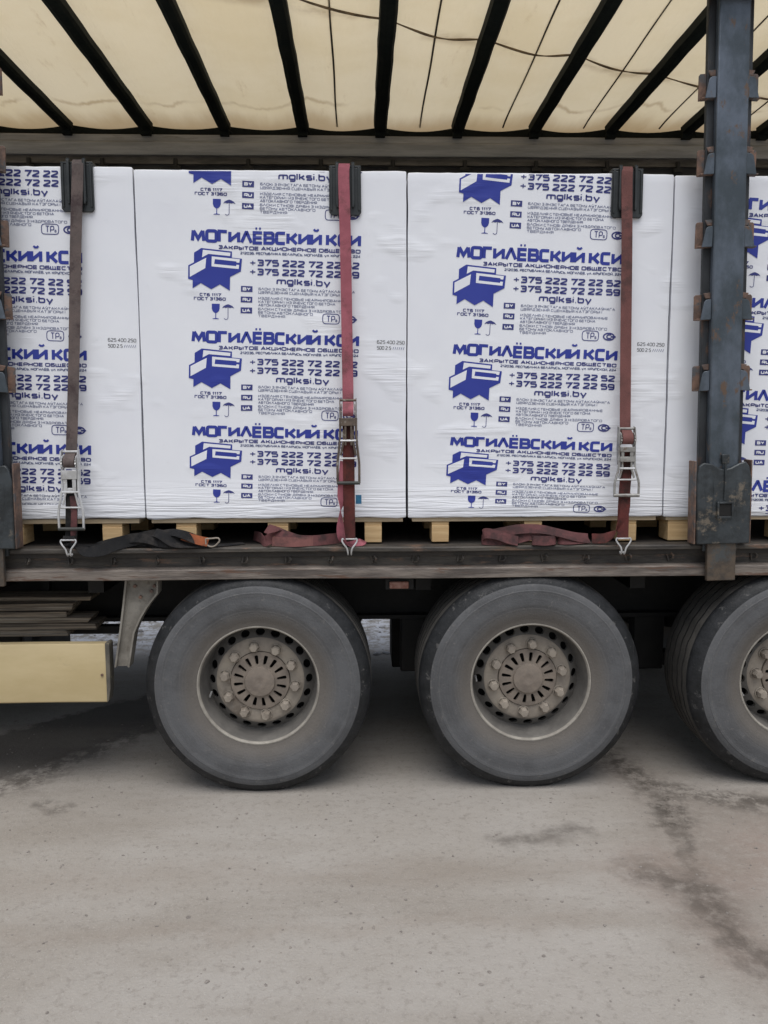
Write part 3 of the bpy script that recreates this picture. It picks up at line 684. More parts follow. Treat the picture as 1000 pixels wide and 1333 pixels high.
# ---- side posts with slat pockets
pb = None
def side_post(xc, tilt):
    o = empty('side_post', (xc, 0, 1.30), TR); o.rotation_euler.y = tilt
    # main tube
    MB().box(-0.074, 0.074, 3.893, 3.9325, 0.30, 2.72).build('post_tube', POST, o, bevel=0.007)
    MB().box(-0.106, 0.106, 3.933, 3.962, 0.02, 2.70).build('post_flange', POSTD, o, bevel=0.004)
    for z in (3.388, 3.052, 2.722, 2.389, 2.056):
        for s in (-1, 1):
            X = lambda v: s * v
            pk = MB()        # folded pocket: rusty back, weld and bottom, painted front gusset
            pk.prism([(X(0.102), -0.06), (X(0.140), -0.062), (X(0.140), 0.050), (X(0.134), 0.058), (X(0.102), 0.060)], 3.945, 3.954)
            pk.prism([(X(0.0745), 0.036), (X(0.098), 0.038), (X(0.110), 0.062), (X(0.0745), 0.066)], 3.915, 3.921)
            pk.box(min(X(0.0745), X(0.138)), max(X(0.0745), X(0.138)), 3.9105, 3.9445, -0.0625, -0.056)
            pk.mi = 1
            pk.prism([(X(0.0745), -0.061), (X(0.125), -0.063), (X(0.108), 0.020), (X(0.100), 0.030), (X(0.0745), 0.034)], 3.903, 3.910)
            b = pk.build('slat_pocket', [RUST, POST], o, bevel=0.002); b.location = (0, 0, z - 1.30)
            b.rotation_euler.y = random.uniform(-0.03, 0.03)
    # foot with rounded top, lobes, square slot and tongue
    fp = [(-0.130, -0.045), (-0.133, 0.29), (-0.126, 0.335), (-0.102, 0.352), (-0.06, 0.345), (-0.03, 0.325), (0.0, 0.318), (0.03, 0.325), (0.07, 0.346), (0.100, 0.354), (0.118, 0.335), (0.130, 0.28), (0.130, -0.045)]
    MB().prism(fp, 3.876, 3.8925).build('foot_plate', FOOT, o, bevel=0.006)
    MB().box(-0.142, -0.1335, 3.884, 3.964, -0.045, 0.360).build('foot_cheek', RUST, o, bevel=0.003)
    MB().box(0.1305, 0.138, 3.884, 3.964, -0.045, 0.360).build('foot_cheek', RUST, o, bevel=0.003)
    for s in (-1, 1):
        MB().tube([(s * 0.07, 3.903, -0.03), (s * 0.072, 3.903, 0.10), (s * 0.075, 3.903, 0.22), (s * 0.072, 3.903, 0.32)], [0.026, 0.031, 0.037, 0.028], 12).build('pressed_lobe', FOOT, o)
    MB().tube([(0.0, 3.874, 0.17), (0.002, 3.870, 0.26), (0.0, 3.874, 0.36)], 0.006, 8).build('ridge', FOOT, o)
    MB().box(-0.018, 0.018, 3.869, 3.886, 0.345, 0.390).build('latch', FOOT, o, bevel=0.003)
    MB().box(-0.028, 0.032, 3.868, 3.8755, 0.092, 0.152).build('slot_shade_block', HOLE, o)  # solid black block; the slot's inner shade is its colour
    fr = MB(); fr.box(-0.038, -0.028, 3.862, 3.8755, 0.080, 0.162).box(0.032, 0.042, 3.862, 3.8755, 0.080, 0.162).box(-0.028, 0.032, 3.862, 3.8755, 0.1525, 0.162).box(-0.028, 0.032, 3.862, 3.8755, 0.080, 0.0915)
    fr.build('slot_frame', FOOT, o, bevel=0.002)
    MB().box(-0.072, 0.070, 3.888, 3.912, -0.228, 0.02).build('tongue', TONGUE, o, bevel=0.004)
    MB().box(-0.084, 0.084, 3.9125, 3.929, -0.085, -0.046).build('tongue_saddle', FOOT, o, bevel=0.003)
    return o
side_post(1.760, R(-1.1)); side_post(-1.768, R(0.5))

# ------------------------------------------------------------------ stroke lettering
G = {}
def g(ch, w_, *st): G[ch] = (w_, [(([tuple(float(q) for q in p.split(',')) for p in s.lstrip('rc').split()]), s.startswith('c') or s.startswith('rc'), s.startswith('r')) for s in st])
g('А', 1.0, '0,0 .5,1 1,0', '.2,.3 .8,.3'); g('Б', .85, 'r.85,1 0,1 0,0 .85,0 .85,.55 0,.55'); g('В', .88, 'c0,0 0,1 .68,1 .80,.90 .80,.62 .72,.51 .84,.40 .84,.12 .72,0', '0,.51 .70,.51')
g('Г', .78, '0,0 0,1 .78,1'); g('Д', 1, '0,-.2 0,0 1,0 1,-.2', '.15,0 .3,1 .85,1 .85,0'); g('Е', .8, '.8,1 0,1 0,0 .8,0', '0,.5 .76,.5')
g('Ё', .8, '.8,1 0,1 0,0 .8,0', '0,.5 .76,.5', '.12,1.42 .30,1.42', '.50,1.42 .68,1.42'); g('З', .8, 'r0,1 .8,1 .8,0 0,0', '.2,.5 .8,.5'); g('И', .9, '0,1 0,0', '.9,1 .9,0', '0,.14 .9,.86')
g('Й', .9, '0,1 0,0', '.9,1 .9,0', '0,.14 .9,.86', '.20,1.52 .34,1.38 .56,1.38 .70,1.52'); g('К', .9, '0,0 0,1', '.86,1 .34,.5 .9,0', '0,.5 .34,.5'); g('Л', 1.0, '0,0 .46,1 .54,1 1,0')
g('М', 1.15, '0,0 .10,1', '.12,.98 .575,.22 1.03,.98', '1.05,1 1.15,0'); g('Н', .85, '0,0 0,1', '.85,0 .85,1', '0,.5 .85,.5'); g('О', .95, 'rc0,0 0,1 .95,1 .95,0'); g('П', .85, '0,0 0,1 .85,1 .85,0')
g('Р', .85, 'r0,0 0,1 .85,1 .85,.38 0,.38'); g('С', .85, 'r.85,1 0,1 0,0 .85,0'); g('Т', .9, '0,1 .9,1', '.45,1 .45,0'); g('У', .85, 'r0,1 0,.45 .85,.45', 'r.85,1 .85,0 .08,0')
g('Ў', .85, 'r0,1 0,.45 .85,.45', 'r.85,1 .85,0 .08,0', '.2,1.4 .35,1.26 .5,1.26 .65,1.4'); g('Ц', .92, '0,1 0,0 .92,0 .92,-.2', '.8,1 .8,0'); g('Ч', .8, 'r0,1 0,.45 .8,.45', '.8,1 .8,0')
g('Щ', 1.2, '0,1 0,0 1.2,0 1.2,-.2', '.53,1 .53,0', '1.07,1 1.07,0'); g('Ы', .95, 'r0,1 0,0 .6,0 .6,.55 0,.55', '.95,1 .95,0'); g('Ь', .8, 'r0,1 0,0 .8,0 .8,.55 0,.55')
g('Э', .85, 'r0,1 .85,1 .85,0 0,0', '.25,.5 .85,.5'); g('Ю', 1.1, '0,0 0,1', '0,.5 .3,.5', 'rc.3,0 .3,1 1.1,1 1.1,0'); g('Я', .85, 'r.85,0 .85,1 0,1 0,.4 .85,.4', '.4,.4 0,0'); g('І', .04, '0,0 0,1')
g('B', .88, 'c0,0 0,1 .68,1 .80,.90 .80,.62 .72,.51 .84,.40 .84,.12 .72,0', '0,.51 .70,.51'); g('Y', .9, '0,1 .45,.5 .9,1', '.45,.5 .45,0'); g('R', .85, 'r0,0 0,1 .85,1 .85,.4 0,.4', '.45,.4 .85,0'); g('U', .85, 'r0,1 0,0 .85,0 .85,1'); g('A', .95, '0,0 .475,1 .95,0', '.2,.3 .75,.3')
for a, b in zip('TPC', 'ТРС'): G[a] = G[b]
g('0', .85, 'rc0,0 0,1 .85,1 .85,0'); g('1', .4, '.05,.8 .35,1 .35,0'); g('2', .88, 'r0,1 .86,1 .86,.62 0,.16 0,0 .9,0'); g('3', .8, 'r0,1 .8,1 .8,0 0,0', '.2,.52 .8,.52'); g('4', .9, '.65,0 .65,1 0,.3 .9,.3')
g('5', .85, 'r.82,1 .02,1 0,.57 .85,.57 .85,0 0,0'); g('6', .85, 'r.8,1 0,1 0,0 .85,0 .85,.55 0,.55'); g('7', .88, '0,1 .88,1 .32,0'); g('9', .85, 'r.05,0 .85,0 .85,1 0,1 0,.45 .85,.45'); g('+', .9, '.05,.47 .85,.47', '.45,.85 .45,.09')
g('.', .1, '0,0 .1,0'); g(',', .1, '.08,.05 0,-.15'); g('m', 1.25, 'r0,0 0,.72 1.25,.72 1.25,0', '.62,.72 .62,0'); g('g', .82, 'r.82,.04 0,.04 0,.72 .82,.72', 'r.82,.74 .82,-.30 .1,-.30'); g('l', .05, '0,1 0,0'); g('k', .75, '0,1 0,0', '.7,.72 .24,.38 .75,0', '0,.38 .24,.38')
g('s', .75, 'r.75,.72 0,.72 0,.37 .75,.37 .75,0 0,0'); g('i', .05, '0,.72 0,0', '0,.96 0,1.06'); g('b', .82, 'r0,1.05 0,0 .82,0 .82,.72 0,.72'); g('y', .85, '0,.72 .42,0', '.85,.72 .32,-.32'); G['у'] = G['y']; g('л', .7, '0,0 .2,.72 .7,.72 .7,0')

def rounded(pts, closed, r):
    n = len(pts); out = []
    for i, p in enumerate(pts):
        if not closed and i in (0, n - 1): out.append(p); continue
        P = Vector(p); A = Vector(pts[i - 1]); B = Vector(pts[(i + 1) % n])
        ra = min(r, (A - P).length * 0.48); rb = min(r, (B - P).length * 0.48)
        a = P + (A - P).normalized() * ra; b = P + (B - P).normalized() * rb
        for t in (0, 0.33, 0.67, 1): q = a * (1 - t) ** 2 + P * 2 * t * (1 - t) + b * t * t; out.append((q.x, q.y))
    return out
def stroke2d(pts, closed, t):
    n = len(pts); Lf = []; Rt = []
    for i in range(n):
        p = Vector(pts[i]); a = Vector(pts[i - 1]) if (i or closed) else None; b = Vector(pts[(i + 1) % n]) if (i < n - 1 or closed) else None
        d0 = (p - a).normalized() if a is not None else (b - p).normalized(); d1 = (b - p).normalized() if b is not None else d0
        n0 = Vector((-d0.y, d0.x)); n1 = Vector((-d1.y, d1.x)); m_ = n0 + n1
        m_ = m_.normalized() if m_.length > 1e-6 else n0
        k = (t / 2) / max(m_.dot(n0), 0.42)
        Lf.append(p + m_ * k); Rt.append(p - m_ * k)
    return Lf, Rt
class Print:
    """flat lettering in x (right) and z (up); depth steps keep crossing strokes from lying in one plane"""
    def __init__(s): s.mb = MB()
    def text(s, txt, x, z, h, width, t, mi=0, gap=0.16, r=0.24, y0=0.0):
        """cap height h, baseline z, fitted to the given width"""
        nat = sum((G[c][0] + gap + 0.16) if c != ' ' else 0.42 for c in txt) - gap
        sx = (width - t) / (nat - 0.16); px = x + t / 2; hh = h - t; s.mb.mi = mi
        for ch in txt:
            if ch == ' ': px += 0.42 * sx; continue
            w_, sts = G[ch]
            for q, (pts, closed, rnd) in enumerate(sts):
                P = [(px + a * sx, z + t / 2 + b * hh) for a, b in pts]
                if rnd: P = rounded(P, closed, r * hh)
                A, B = stroke2d(P, closed, t * (0.62 if min(b for _, b in pts) > 1.1 else (0.66 if ch == '+' else 1.0))); n = len(P); y = y0 - 0.00018 * q
                s.mb.add([(p.x, y, p.y) for p in A] + [(p.x, y, p.y) for p in B], [(i, (i + 1) % n, n + (i + 1) % n, n + i) for i in range(n if closed else n - 1)])
            px += (w_ + gap + 0.16) * sx
    def poly(s, pts, mi=0, y=0.0):
        s.mb.mi = mi; s.mb.add([(a, y, b) for a, b in pts], [tuple(range(len(pts)))])
    def stroke(s, pts, t, mi=0, closed=False, y=0.0, r=0):
        if r: pts = rounded(pts, closed, r)
        A, B = stroke2d(pts, closed, t); n = len(pts); s.mb.mi = mi
        s.mb.add([(p.x, y, p.y) for p in A] + [(p.x, y, p.y) for p in B], [(i, (i + 1) % n, n + (i + 1) % n, n + i) for i in range(n if closed else n - 1)])
K = 1 / 797.0
def make_print():
    p = Print(); U = lambda u, v: (u * K, -v * K)
    def T(txt, u, v0, v1, u1, t, mi, **kw): p.text(txt, u * K, -v1 * K, (v1 - v0) * K, (u1 - u) * K, t * K, mi, **kw)
    T('МОГИЛЁВСКИЙ КСИ', 0, -1, 49, 648, 12.4, 0, gap=0.14, r=0.20)
    T('ЗАКРЫТОЕ АКЦИОНЕРНОЕ ОБЩЕСТВО', 104, 56, 71, 647, 3.9, 1)
    T('212036, РЕСПУБЛИКА БЕЛАРУСЬ, МОГИЛЁВ, ул. КРУПСКОЙ, 224', 188, 77, 87, 647, 2.4, 2)
    T('+375 222 72 22 52', 222, 104, 130, 645, 6.5, 1, gap=0.13)
    T('+375 222 72 22 59', 222, 138, 164, 645, 6.5, 1, gap=0.13)
    T('mglksi.by', 328, 171, 197, 536, 5.8, 1)
    for tx, v in (('BY', 206), ('RU', 246), ('UA', 287)):
        p.poly([U(193, v), U(237, v), U(237, v + 22), U(193, v + 22)], 1)
        T(tx, 200, v + 5, v + 17, 230, 3.4, 3, y0=-0.0005)
    tl = [(260, 210, 630, 'БЛОКІ З ЯЧЭІСТАГА БЕТОНУ АЎТАКЛАЎНАГА'), (260, 223, 580, 'ЦВЯРДЗЕННЯ СЦЕНАВЫЯ КАТЭГОРЫІ І'),
          (260, 245, 604, 'ИЗДЕЛИЯ СТЕНОВЫЕ НЕАРМИРОВАННЫЕ'), (260, 258, 556, 'КАТЕГОРИИ І ИЗ ЯЧЕИСТОГО БЕТОНА'), (260, 271, 476, 'АВТОКЛАВНОГО ТВЕРДЕНИЯ'),
          (260, 286, 604, 'БЛОКИ СТІНОВІ ДРІБНІ З НІЗДРЮВАТОГО'), (260, 299, 470, 'БЕТОНУ АВТОКЛАВНОГО'), (260, 312, 364, 'ТВЕРДІННЯ')]
    for u, v, u1, tx in tl: T(tx, u, v, v + 9.8, u1, 1.6, 2, r=0.2)
    T('СТБ 1117', 36, 237, 249, 118, 2.9, 1); T('ГОСТ 31360', 14, 252, 264, 136, 2.9, 1)
    # conformity marks
    p.stroke([U(508, 300), U(572, 300), U(572, 337), U(508, 337)], 3.0 * K, 1, True, 0, 12 * K)
    T('TP', 522, 306, 331, 556, 3.2, 1); T('B', 557, 320, 330, 564, 1.8, 1)
    el = lambda cu, cv, a, b, n=20: [U(cu + a * math.cos(2 * math.pi * k / n), cv + b * math.sin(2 * math.pi * k / n)) for k in range(n)]
    p.stroke(el(613, 319, 21, 13), 5.5 * K, 1, True)
    p.stroke([U(622, 312), U(608, 312), U(604, 319), U(608, 326), U(622, 326)], 5 * K, 1, False, -0.0003, 4 * K)
    p.poly([U(620, 316), U(640, 316), U(640, 322), U(620, 322)], 1, -0.0006)
    # fragile glass and umbrella
    p.poly([U(83, 276), U(113, 276), U(113, 294), U(110, 303), U(104, 309), U(98, 311), U(92, 309), U(86, 303), U(83, 294)], 0)
    p.poly([U(96.5, 311), U(99.5, 311), U(99.5, 329), U(110, 331), U(110, 333), U(86, 333), U(86, 331), U(96.5, 329)], 0, -0.0002)
    p.poly([U(122, 292), U(128, 284), U(138, 279), U(145, 277), U(152, 279), U(162, 284), U(169, 292), U(160, 289), U(152, 291), U(145, 288), U(137, 291), U(130, 289)], 1)
    p.stroke([U(145, 288), U(145, 331), U(137, 335), U(130, 330)], 2.2 * K, 1, False, -0.0002, 5 * K)
    # logo: stacked trough blocks above a toothed ribbon
    Z = lambda X, Y: U(X * 0.3636 - 45.5, 0.3636 * Y - 57 - 0.032 * (X * 0.3636 - 45.5))
    q = lambda *a: [Z(a[i], a[i + 1]) for i in range(0, len(a), 2)]
    p.poly(q(160, 400, 235, 352, 555, 385, 555, 460, 300, 440, 160, 505), 0)
    p.poly(q(252, 370, 540, 399, 536, 433, 310, 412, 244, 448), 3, -0.0004)
    p.poly(q(102, 530, 300, 425, 662, 460, 652, 590, 540, 650, 540, 790, 435, 725, 345, 775, 235, 712, 150, 765, 150, 680, 102, 668), 0, -0.0007)
    p.poly(q(118, 540, 288, 452, 280, 558, 120, 648), 3, -0.0011)
    p.poly(q(345, 438, 640, 465, 634, 502, 606, 500, 602, 488, 378, 466, 372, 516, 600, 537, 606, 522, 633, 526, 629, 566, 345, 541), 3, -0.0011)
    return p.mb
pm = make_print()
PRINT = None
def place_print(parent, x, z, sc, rot, zbot, ztop):
    """x,z: top left corner of the headline in the world; the film runs over the pack's edges, so the print stops there"""
    global PRINT
    ox, oz = parent.location.x, parent.location.z
    if PRINT is None:
        PRINT = pm.build('print', [INK, DINK, GINK, FILM], None, smooth=0); C.objects.unlink(PRINT)
    me = PRINT.data.copy()
    for v in me.vertices:      # the film is stretched unevenly, so lines of print wander a little
        a, b = v.co.x + x * 3, v.co.z + z * 3
        v.co.x += 0.0028 * noise.noise((a * 3.1, b * 3.1, 0.2)); v.co.z += 0.0034 * noise.noise((a * 3.7, b * 2.6, 5.2)) + 0.0007 * noise.noise((a * 17, b * 22, 1.2))
    if z > ztop or z - 0.46 * sc < zbot:
        bm = bmesh.new(); bm.from_mesh(me)
        rm_ = Matrix.Rotation(-rot, 3, 'Y')
        for lim, sg_ in ((ztop - 0.006, 1), (zbot + 0.012, -1)):
            nn = rm_ @ Vector((0, 0, sg_)); cc = rm_ @ Vector((0, 0, lim - z))
            cc.z /= sc; nn.z *= sc; nn.normalize()
            bmesh.ops.bisect_plane(bm, geom=bm.verts[:] + bm.edges[:] + bm.faces[:], plane_co=cc, plane_no=nn, clear_outer=True)
        bm.to_mesh(me); bm.free()
    o = link_obj('print', me, parent); o['kind'] = 'stuff'
    o.location = (x - ox, 4.05 - 0.0013 - parent.location.y, z - oz); o.rotation_euler.y = rot; o.scale.z = sc
    return o

# dot matrix batch code
def code_mesh():
    p = Print()
    p.text('625 400 250', 0, 0.022, 0.017, 0.135, 0.0022, 0); p.text('500 2.5', 0.0, -0.006, 0.017, 0.07, 0.0022, 0)
    for k in range(6): p.stroke([(0.078 + k * 0.010, -0.004), (0.083 + k * 0.010, 0.009)], 0.0022, 1)
    return p.mb
CODE = None

# ------------------------------------------------------------------ packs of blocks on pallets
def pack_mesh(w_, h_, d_, seed):
    """box of film: fine grid on the front, uneven edges"""
    mb = MB(); nx_, nz_ = 34, 44
    rn = random.Random(seed)
    def edge(z, k): return 0.0055 * noise.noise((z * 2.1, k * 3.7 + seed, 0.5)) + 0.0015 * noise.noise((z * 14, k * 1.7 + seed, 2.5))
    rows = []
    # rings around: profile in plan (rounded rect), repeated over z
    def ring(z, inset):
        zz = z
        pts = []
        el, er = edge(zz, 1), edge(zz, 2)
        x0, x1 = -w_ / 2 + inset + el, w_ / 2 - inset + er
        for i in range(nx_ + 1):
            u = i / nx_; x = x0 + (x1 - x0) * u
            e = min(u, 1 - u) * w_
            yf = inset + (0.0035 * (1 - min(e / 0.008, 1)) ** 2) + 0.0006 * noise.noise((x * 3 + seed, zz * 3, 1))
            pts.append((x, yf, z))
        pts += [(x1, d_ * 0.5, z), (x1, d_ - inset, z), (x0, d_ - inset, z), (x0, d_ * 0.5, z)]
        return pts
    zs = [0.0, 0.003] + [0.007 + (h_ - 0.014) * j / nz_ for j in range(nz_ + 1)] + [h_ - 0.003, h_]
    ins = [0.005, 0.0015] + [0.0] * (nz_ + 1) + [0.0015, 0.005]
    vs_ = []; k = nx_ + 5
    for z, i_ in zip(zs, ins): vs_ += ring(z, i_)
    # top edge unevenness of the film
    vs2 = []
    for q, (x, y, z) in enumerate(vs_):
        if z > h_ - 0.02: z += 0.004 * noise.noise((x * 4, seed, 3)) + 0.0025 * noise.noise((x * 23, seed, 9))
        if z < 0.01: z += 0.006 * noise.noise((x * 6, seed, 6)) + 0.003 * noise.noise((x * 19, seed, 8))
        vs2.append((x, y, z))
    fs = []
    for j in range(len(zs) - 1):
        for i in range(k): fs.append((j * k + i, j * k + (i + 1) % k, (j + 1) * k + (i + 1) % k, (j + 1) * k + i))
    fs += [tuple(range(k)), tuple(range((len(zs) - 1) * k, len(zs) * k))]
    mb.add(vs2, fs)
    return mb
def pallet(xc, w_, blocks, label):
    o = empty('pallet', (xc, 4.05, 1.2455)); tag(o, label, 'pallet', 'pallets under the block packs')
    for k, y in enumerate((0.012, 0.23, 0.45, 0.67, 0.89, 1.05)):
        MB().box(-w_ / 2, w_ / 2, y, y + 0.12, 0.1045, 0.1265).build('top_board', WOODT, o, bevel=0.002)
    for bx_, bw in blocks:
        MB().box(bx_ - bw / 2 - xc, bx_ + bw / 2 - xc, 0.02, 1.16, 0.086, 0.104).build('stringer', WOOD, o, bevel=0.002)
        for y in (0.016, 0.52, 1.04):
            MB().box(bx_ - bw / 2 - xc, bx_ + bw / 2 - xc, y, y + 0.13, 0.0, 0.0855).build('block', WOOD, o, bevel=0.003)
    return o
def pack(x0, x1, z0, z1, seed, label, prints, rot, codex, codez, clip=0.0):
    global CODE
    o = empty('block_pack', ((x0 + x1) / 2, 4.05, z0)); tag(o, label, 'block pack', 'film wrapped packs of blocks on the trailer')
    pack_mesh(x1 - x0, z1 - z0, 1.17, seed).build('wrap', FILM, o, smooth=50)
    for x, z, sc in prints: place_print(o, x, z, sc, rot, z0 + clip, z1)
    if codex is not None:
        if CODE is None: CODE = code_mesh().build('batch_code', [BLK, GINK], o, smooth=0); c = CODE
        else: c = link_obj('batch_code', CODE.data, o)
        c.location = (codex - o.location.x, -0.0013, codez - o.location.z); c.rotation_euler.y = 0.03
    return o
pack(-1.058, 0.229, 1.373, 3.036, 2, 'white block pack with blue print, crossed by the pink strap', [(-0.801, 2.765, 1.0), (-0.812, 2.292, 0.98), (-0.822, 1.836, 0.91), (-0.785, 3.252, 1.0)], 0.030, 0.085, 2.205)
pack(0.237, 1.519, 1.371, 3.030, 3, 'white block pack with the full blue print, between pink strap and right post', [(0.472, 2.692, 1.0), (0.458, 2.229, 0.96), (0.446, 1.778, 0.845), (0.50, 3.172, 1.0)], 0.040, 1.365, 2.195)
pack(-2.352, -1.066, 1.376, 3.048, 1, 'white block pack cut off by the left edge, crossed by the brown strap', [(-2.130, 2.680, 1.0), (-2.128, 2.222, 0.98), (-2.128, 1.765, 0.96), (-2.130, 3.177, 1.0)], 0.026, -1.213, 2.215, 0.06)
pack(1.527, 2.82, 1.369, 3.024, 4, 'white block pack partly hidden behind the blue-grey right post', [(1.765, 2.925, 1.0), (1.752, 2.462, 0.98), (1.745, 2.010, 0.96), (1.735, 1.560, 0.95)], 0.036, None, 0)
pallet(-0.412, 1.25, [(-0.868, 0.100), (-0.412, 0.102), (0.064, 0.086)], 'pine pallet under the pack crossed by the pink strap')
pallet(0.877, 1.235, [(0.402, 0.086), (0.872, 0.09), (1.352, 0.092)], 'pine pallet under the pack with the full blue print')
pallet(-1.72, 1.245, [(-2.22, 0.10), (-1.72, 0.10), (-1.234, 0.098)], 'pine pallet under the pack at the left edge')
pallet(2.17, 1.25, [(1.625, 0.130), (2.17, 0.10), (2.72, 0.10)], 'pine pallet under the pack behind the right post')

# ------------------------------------------------------------------ corner protectors
def protector(xc, ztop, label):
    o = empty('corner_protector', (xc, 4.05, ztop)); tag(o, label, 'corner protector', 'black corner protectors under the straps')
    w_, h_ = 0.150, 0.208
    fr = [(-w_ / 2, 0.008), (-w_ / 2 - 0.002, -h_ + 0.014), (-w_ / 2 + 0.010, -h_), (w_ / 2 - 0.010, -h_ - 0.002), (w_ / 2 + 0.001, -h_ + 0.012), (w_ / 2, 0.008)]
    MB().prism(fr, -0.016, -0.005).build('front_plate', PLAST, o, bevel=0.003)
    MB().box(-w_ / 2, w_ / 2, -0.016, 0.15, 0.0085, 0.020).build('top_plate', PLAST, o, bevel=0.003)
    for s in (-1, 1):
        MB().prism([(s * 0.030, 0.022), (s * 0.044, 0.026), (s * 0.045, -h_ + 0.05), (s * 0.040, -h_ + 0.030), (s * 0.031, -h_ + 0.034)], -0.032, -0.0165).build('strap_guide', PLAST, o, bevel=0.003)
        MB().prism([(s * 0.060, 0.010), (s * 0.069, 0.010), (s * 0.070, -h_ + 0.02), (s * 0.061, -h_ + 0.02)], -0.023, -0.0165).build('rib', PLAST, o, bevel=0.002)
        MB().tube([(s * 0.037, -0.02, 0.018), (s * 0.037, -0.02, 0.032)], 0.009, 8).build('stud', PLAST, o)
    return o
protector(-1.322, 3.046, 'black plastic corner protector under the brown strap')
protector(-0.063, 3.036, 'black plastic corner protector under the pink strap')
protector(1.290, 3.030, 'black plastic corner protector under the faded red strap')

# ------------------------------------------------------------------ ratchet straps
def ratchet_strap(label, top, rt, zb, hook, ztop, web, web_low, metal, wide, style):
    """top x at pack edge, rt=(x,z) spool, zb handle end, hook=(x,z)"""
    o = empty('ratchet_strap', (hook[0], 3.93, 1.2455)); tag(o, label, 'ratchet strap', 'ratchet straps over the packs')
    O = o.location
    def B(mb, name, mat, parent=o, **kw):
        q = mb.build(name, mat, parent, **kw)
        if parent is o: q.matrix_parent_inverse = Matrix.Translation(-O)
        return q
    xr, zr = rt; L_ = zr - zb
    # upper webbing: over the top edge and down the face
    mb = MB()
    ribbon(mb, [(top, 4.62, ztop + 0.036, 1, 0, 0), (top, 4.25, ztop + 0.034, 1, 0, 0), (top, 4.06, ztop + 0.030, 1, 0, 0), (top - 0.001, 4.022, ztop + 0.012, 1, 0, 0), (top - 0.003, 4.016, ztop - 0.05, 1, 0.0, 0),
                (top + (xr - top) * 0.3, 4.008, ztop - 0.36, 1, 0.05, 0), (top + (xr - top) * 0.65, 3.996, ztop - (ztop - zr) * 0.65, 1, -0.04, 0), (xr, 3.980, zr + 0.02, 1, 0, 0), (xr, 3.972, zr - 0.03, 1, 0, 0)], 0.053, 0.003, 7)
    B(mb, 'upper_webbing', web)
    # ratchet in a frame of its own: z down from the spool
    rq = empty('ratchet', (xr - O.x, 3.972 - O.y, zr - O.z), o)
    def Q(mb, name, mat, **kw): return mb.build(name, mat, rq, **kw)
    hw_ = 0.034
    Q(MB().tube([(-hw_ - 0.006, -0.012, 0.0), (hw_ + 0.006, -0.012, 0.0)], 0.006, 10), 'top_bar', metal)
    sp = MB(); sp.tube([(-0.026, -0.020, -0.048), (0.026, -0.020, -0.048)], 0.028, 20)
    ribbon(sp, [(0, -0.008, -0.004, 1, 0, 0), (0, -0.030, -0.022, 1, 0, 0), (0, -0.045, -0.040, 1, 0, 0), (0, -0.046, -0.060, 1, 0, 0), (0, -0.036, -0.074, 1, 0, 0)], 0.050, 0.004, 4)
    Q(sp, 'spool_webbing', web)
    for s in (-1, 1):
        gr = MB(); T_ = 14
        pts = []
        for k in range(T_ * 2):
            a = math.pi * k / T_; r = 0.034 if k % 2 else 0.028; pts.append((-0.020 + r * math.cos(a), -0.050 + r * math.sin(a)))
        gr.prismx(pts, s * 0.0305, s * 0.035); Q(gr, 'ratchet_wheel', metal)
        x = s * (hw_ + 0.004)
        MB_ = MB(); MB_.prismx([(-0.002, 0.012), (-0.030, 0.006), (-0.044, -0.05), (-0.034, -0.10), (-0.030, -0.17), (-0.010, -0.175), (0.004, -0.10)], x - s * 0.001, x + s * 0.003); Q(MB_, 'side_plate', metal, bevel=0.001)
        # handle side: flares out below the body
        e = L_ - 0.012
        P = [(x, -0.030, -0.085), (x, -0.034, -0.15), (x + s * 0.002, -0.038, -0.19), (x + s * wide * 0.6, -0.042, -0.19 - (e - 0.19) * 0.30), (x + s * wide, -0.044, -0.19 - (e - 0.19) * 0.55), (x + s * wide, -0.044, -e)]
        Q(MB().tube(catmull(P, 3), 0.0060, 8), 'handle_arm', metal)
        # inner frame leg
        P = [(s * 0.022, -0.036, -0.14), (s * 0.022, -0.038, -0.19), (s * 0.036, -0.040, -0.19 - (e - 0.19) * 0.36)]
        Q(MB().tube(P, 0.0055, 6), 'frame_leg', metal)
    bp = MB()
    if style == 0:
        bp.box(-0.036, 0.036, -0.046, -0.036, -0.130, -0.088).box(-0.030, -0.012, -0.044, -0.038, -0.190, -0.130).box(0.012, 0.030, -0.044, -0.038, -0.190, -0.130).box(-0.012, 0.012, -0.044, -0.038, -0.190, -0.172)
    elif style == 1:
        bp.box(-0.036, 0.036, -0.046, -0.036, -0.122, -0.084).box(-0.018, -0.008, -0.044, -0.038, -0.215, -0.122).box(0.010, 0.020, -0.044, -0.038, -0.215, -0.122)
    else:
        bp.box(-0.036, 0.036, -0.046, -0.036, -0.112, -0.088).box(-0.036, 0.036, -0.046, -0.037, -0.160, -0.135).box(-0.030, -0.016, -0.044, -0.038, -0.135, -0.112).box(0.012, 0.030, -0.044, -0.038, -0.135, -0.112)
    Q(bp, 'lock_plate', CHROME if style == 0 else metal, bevel=0.002)
    for z, r, m_ in ((-0.192, 0.0055, CHROME), (-0.19 - (L_ - 0.2) * 0.42, 0.0045, CHROME)):
        hwz = 0.038 if z > -0.2 else 0.038 + wide * 0.55
        Q(MB().tube([(-hwz, -0.040, z), (hwz, -0.040, z)], r, 8), 'cross_bar', m_)
    Q(MB().tube([(-hw_ - wide - 0.008, -0.044, -L_ + 0.012), (hw_ + wide + 0.008, -0.044, -L_ + 0.012)], 0.0085, 12), 'handle_grip', GRIP if style < 2 else metal)
    # lower webbing down to the hook
    mb = MB()
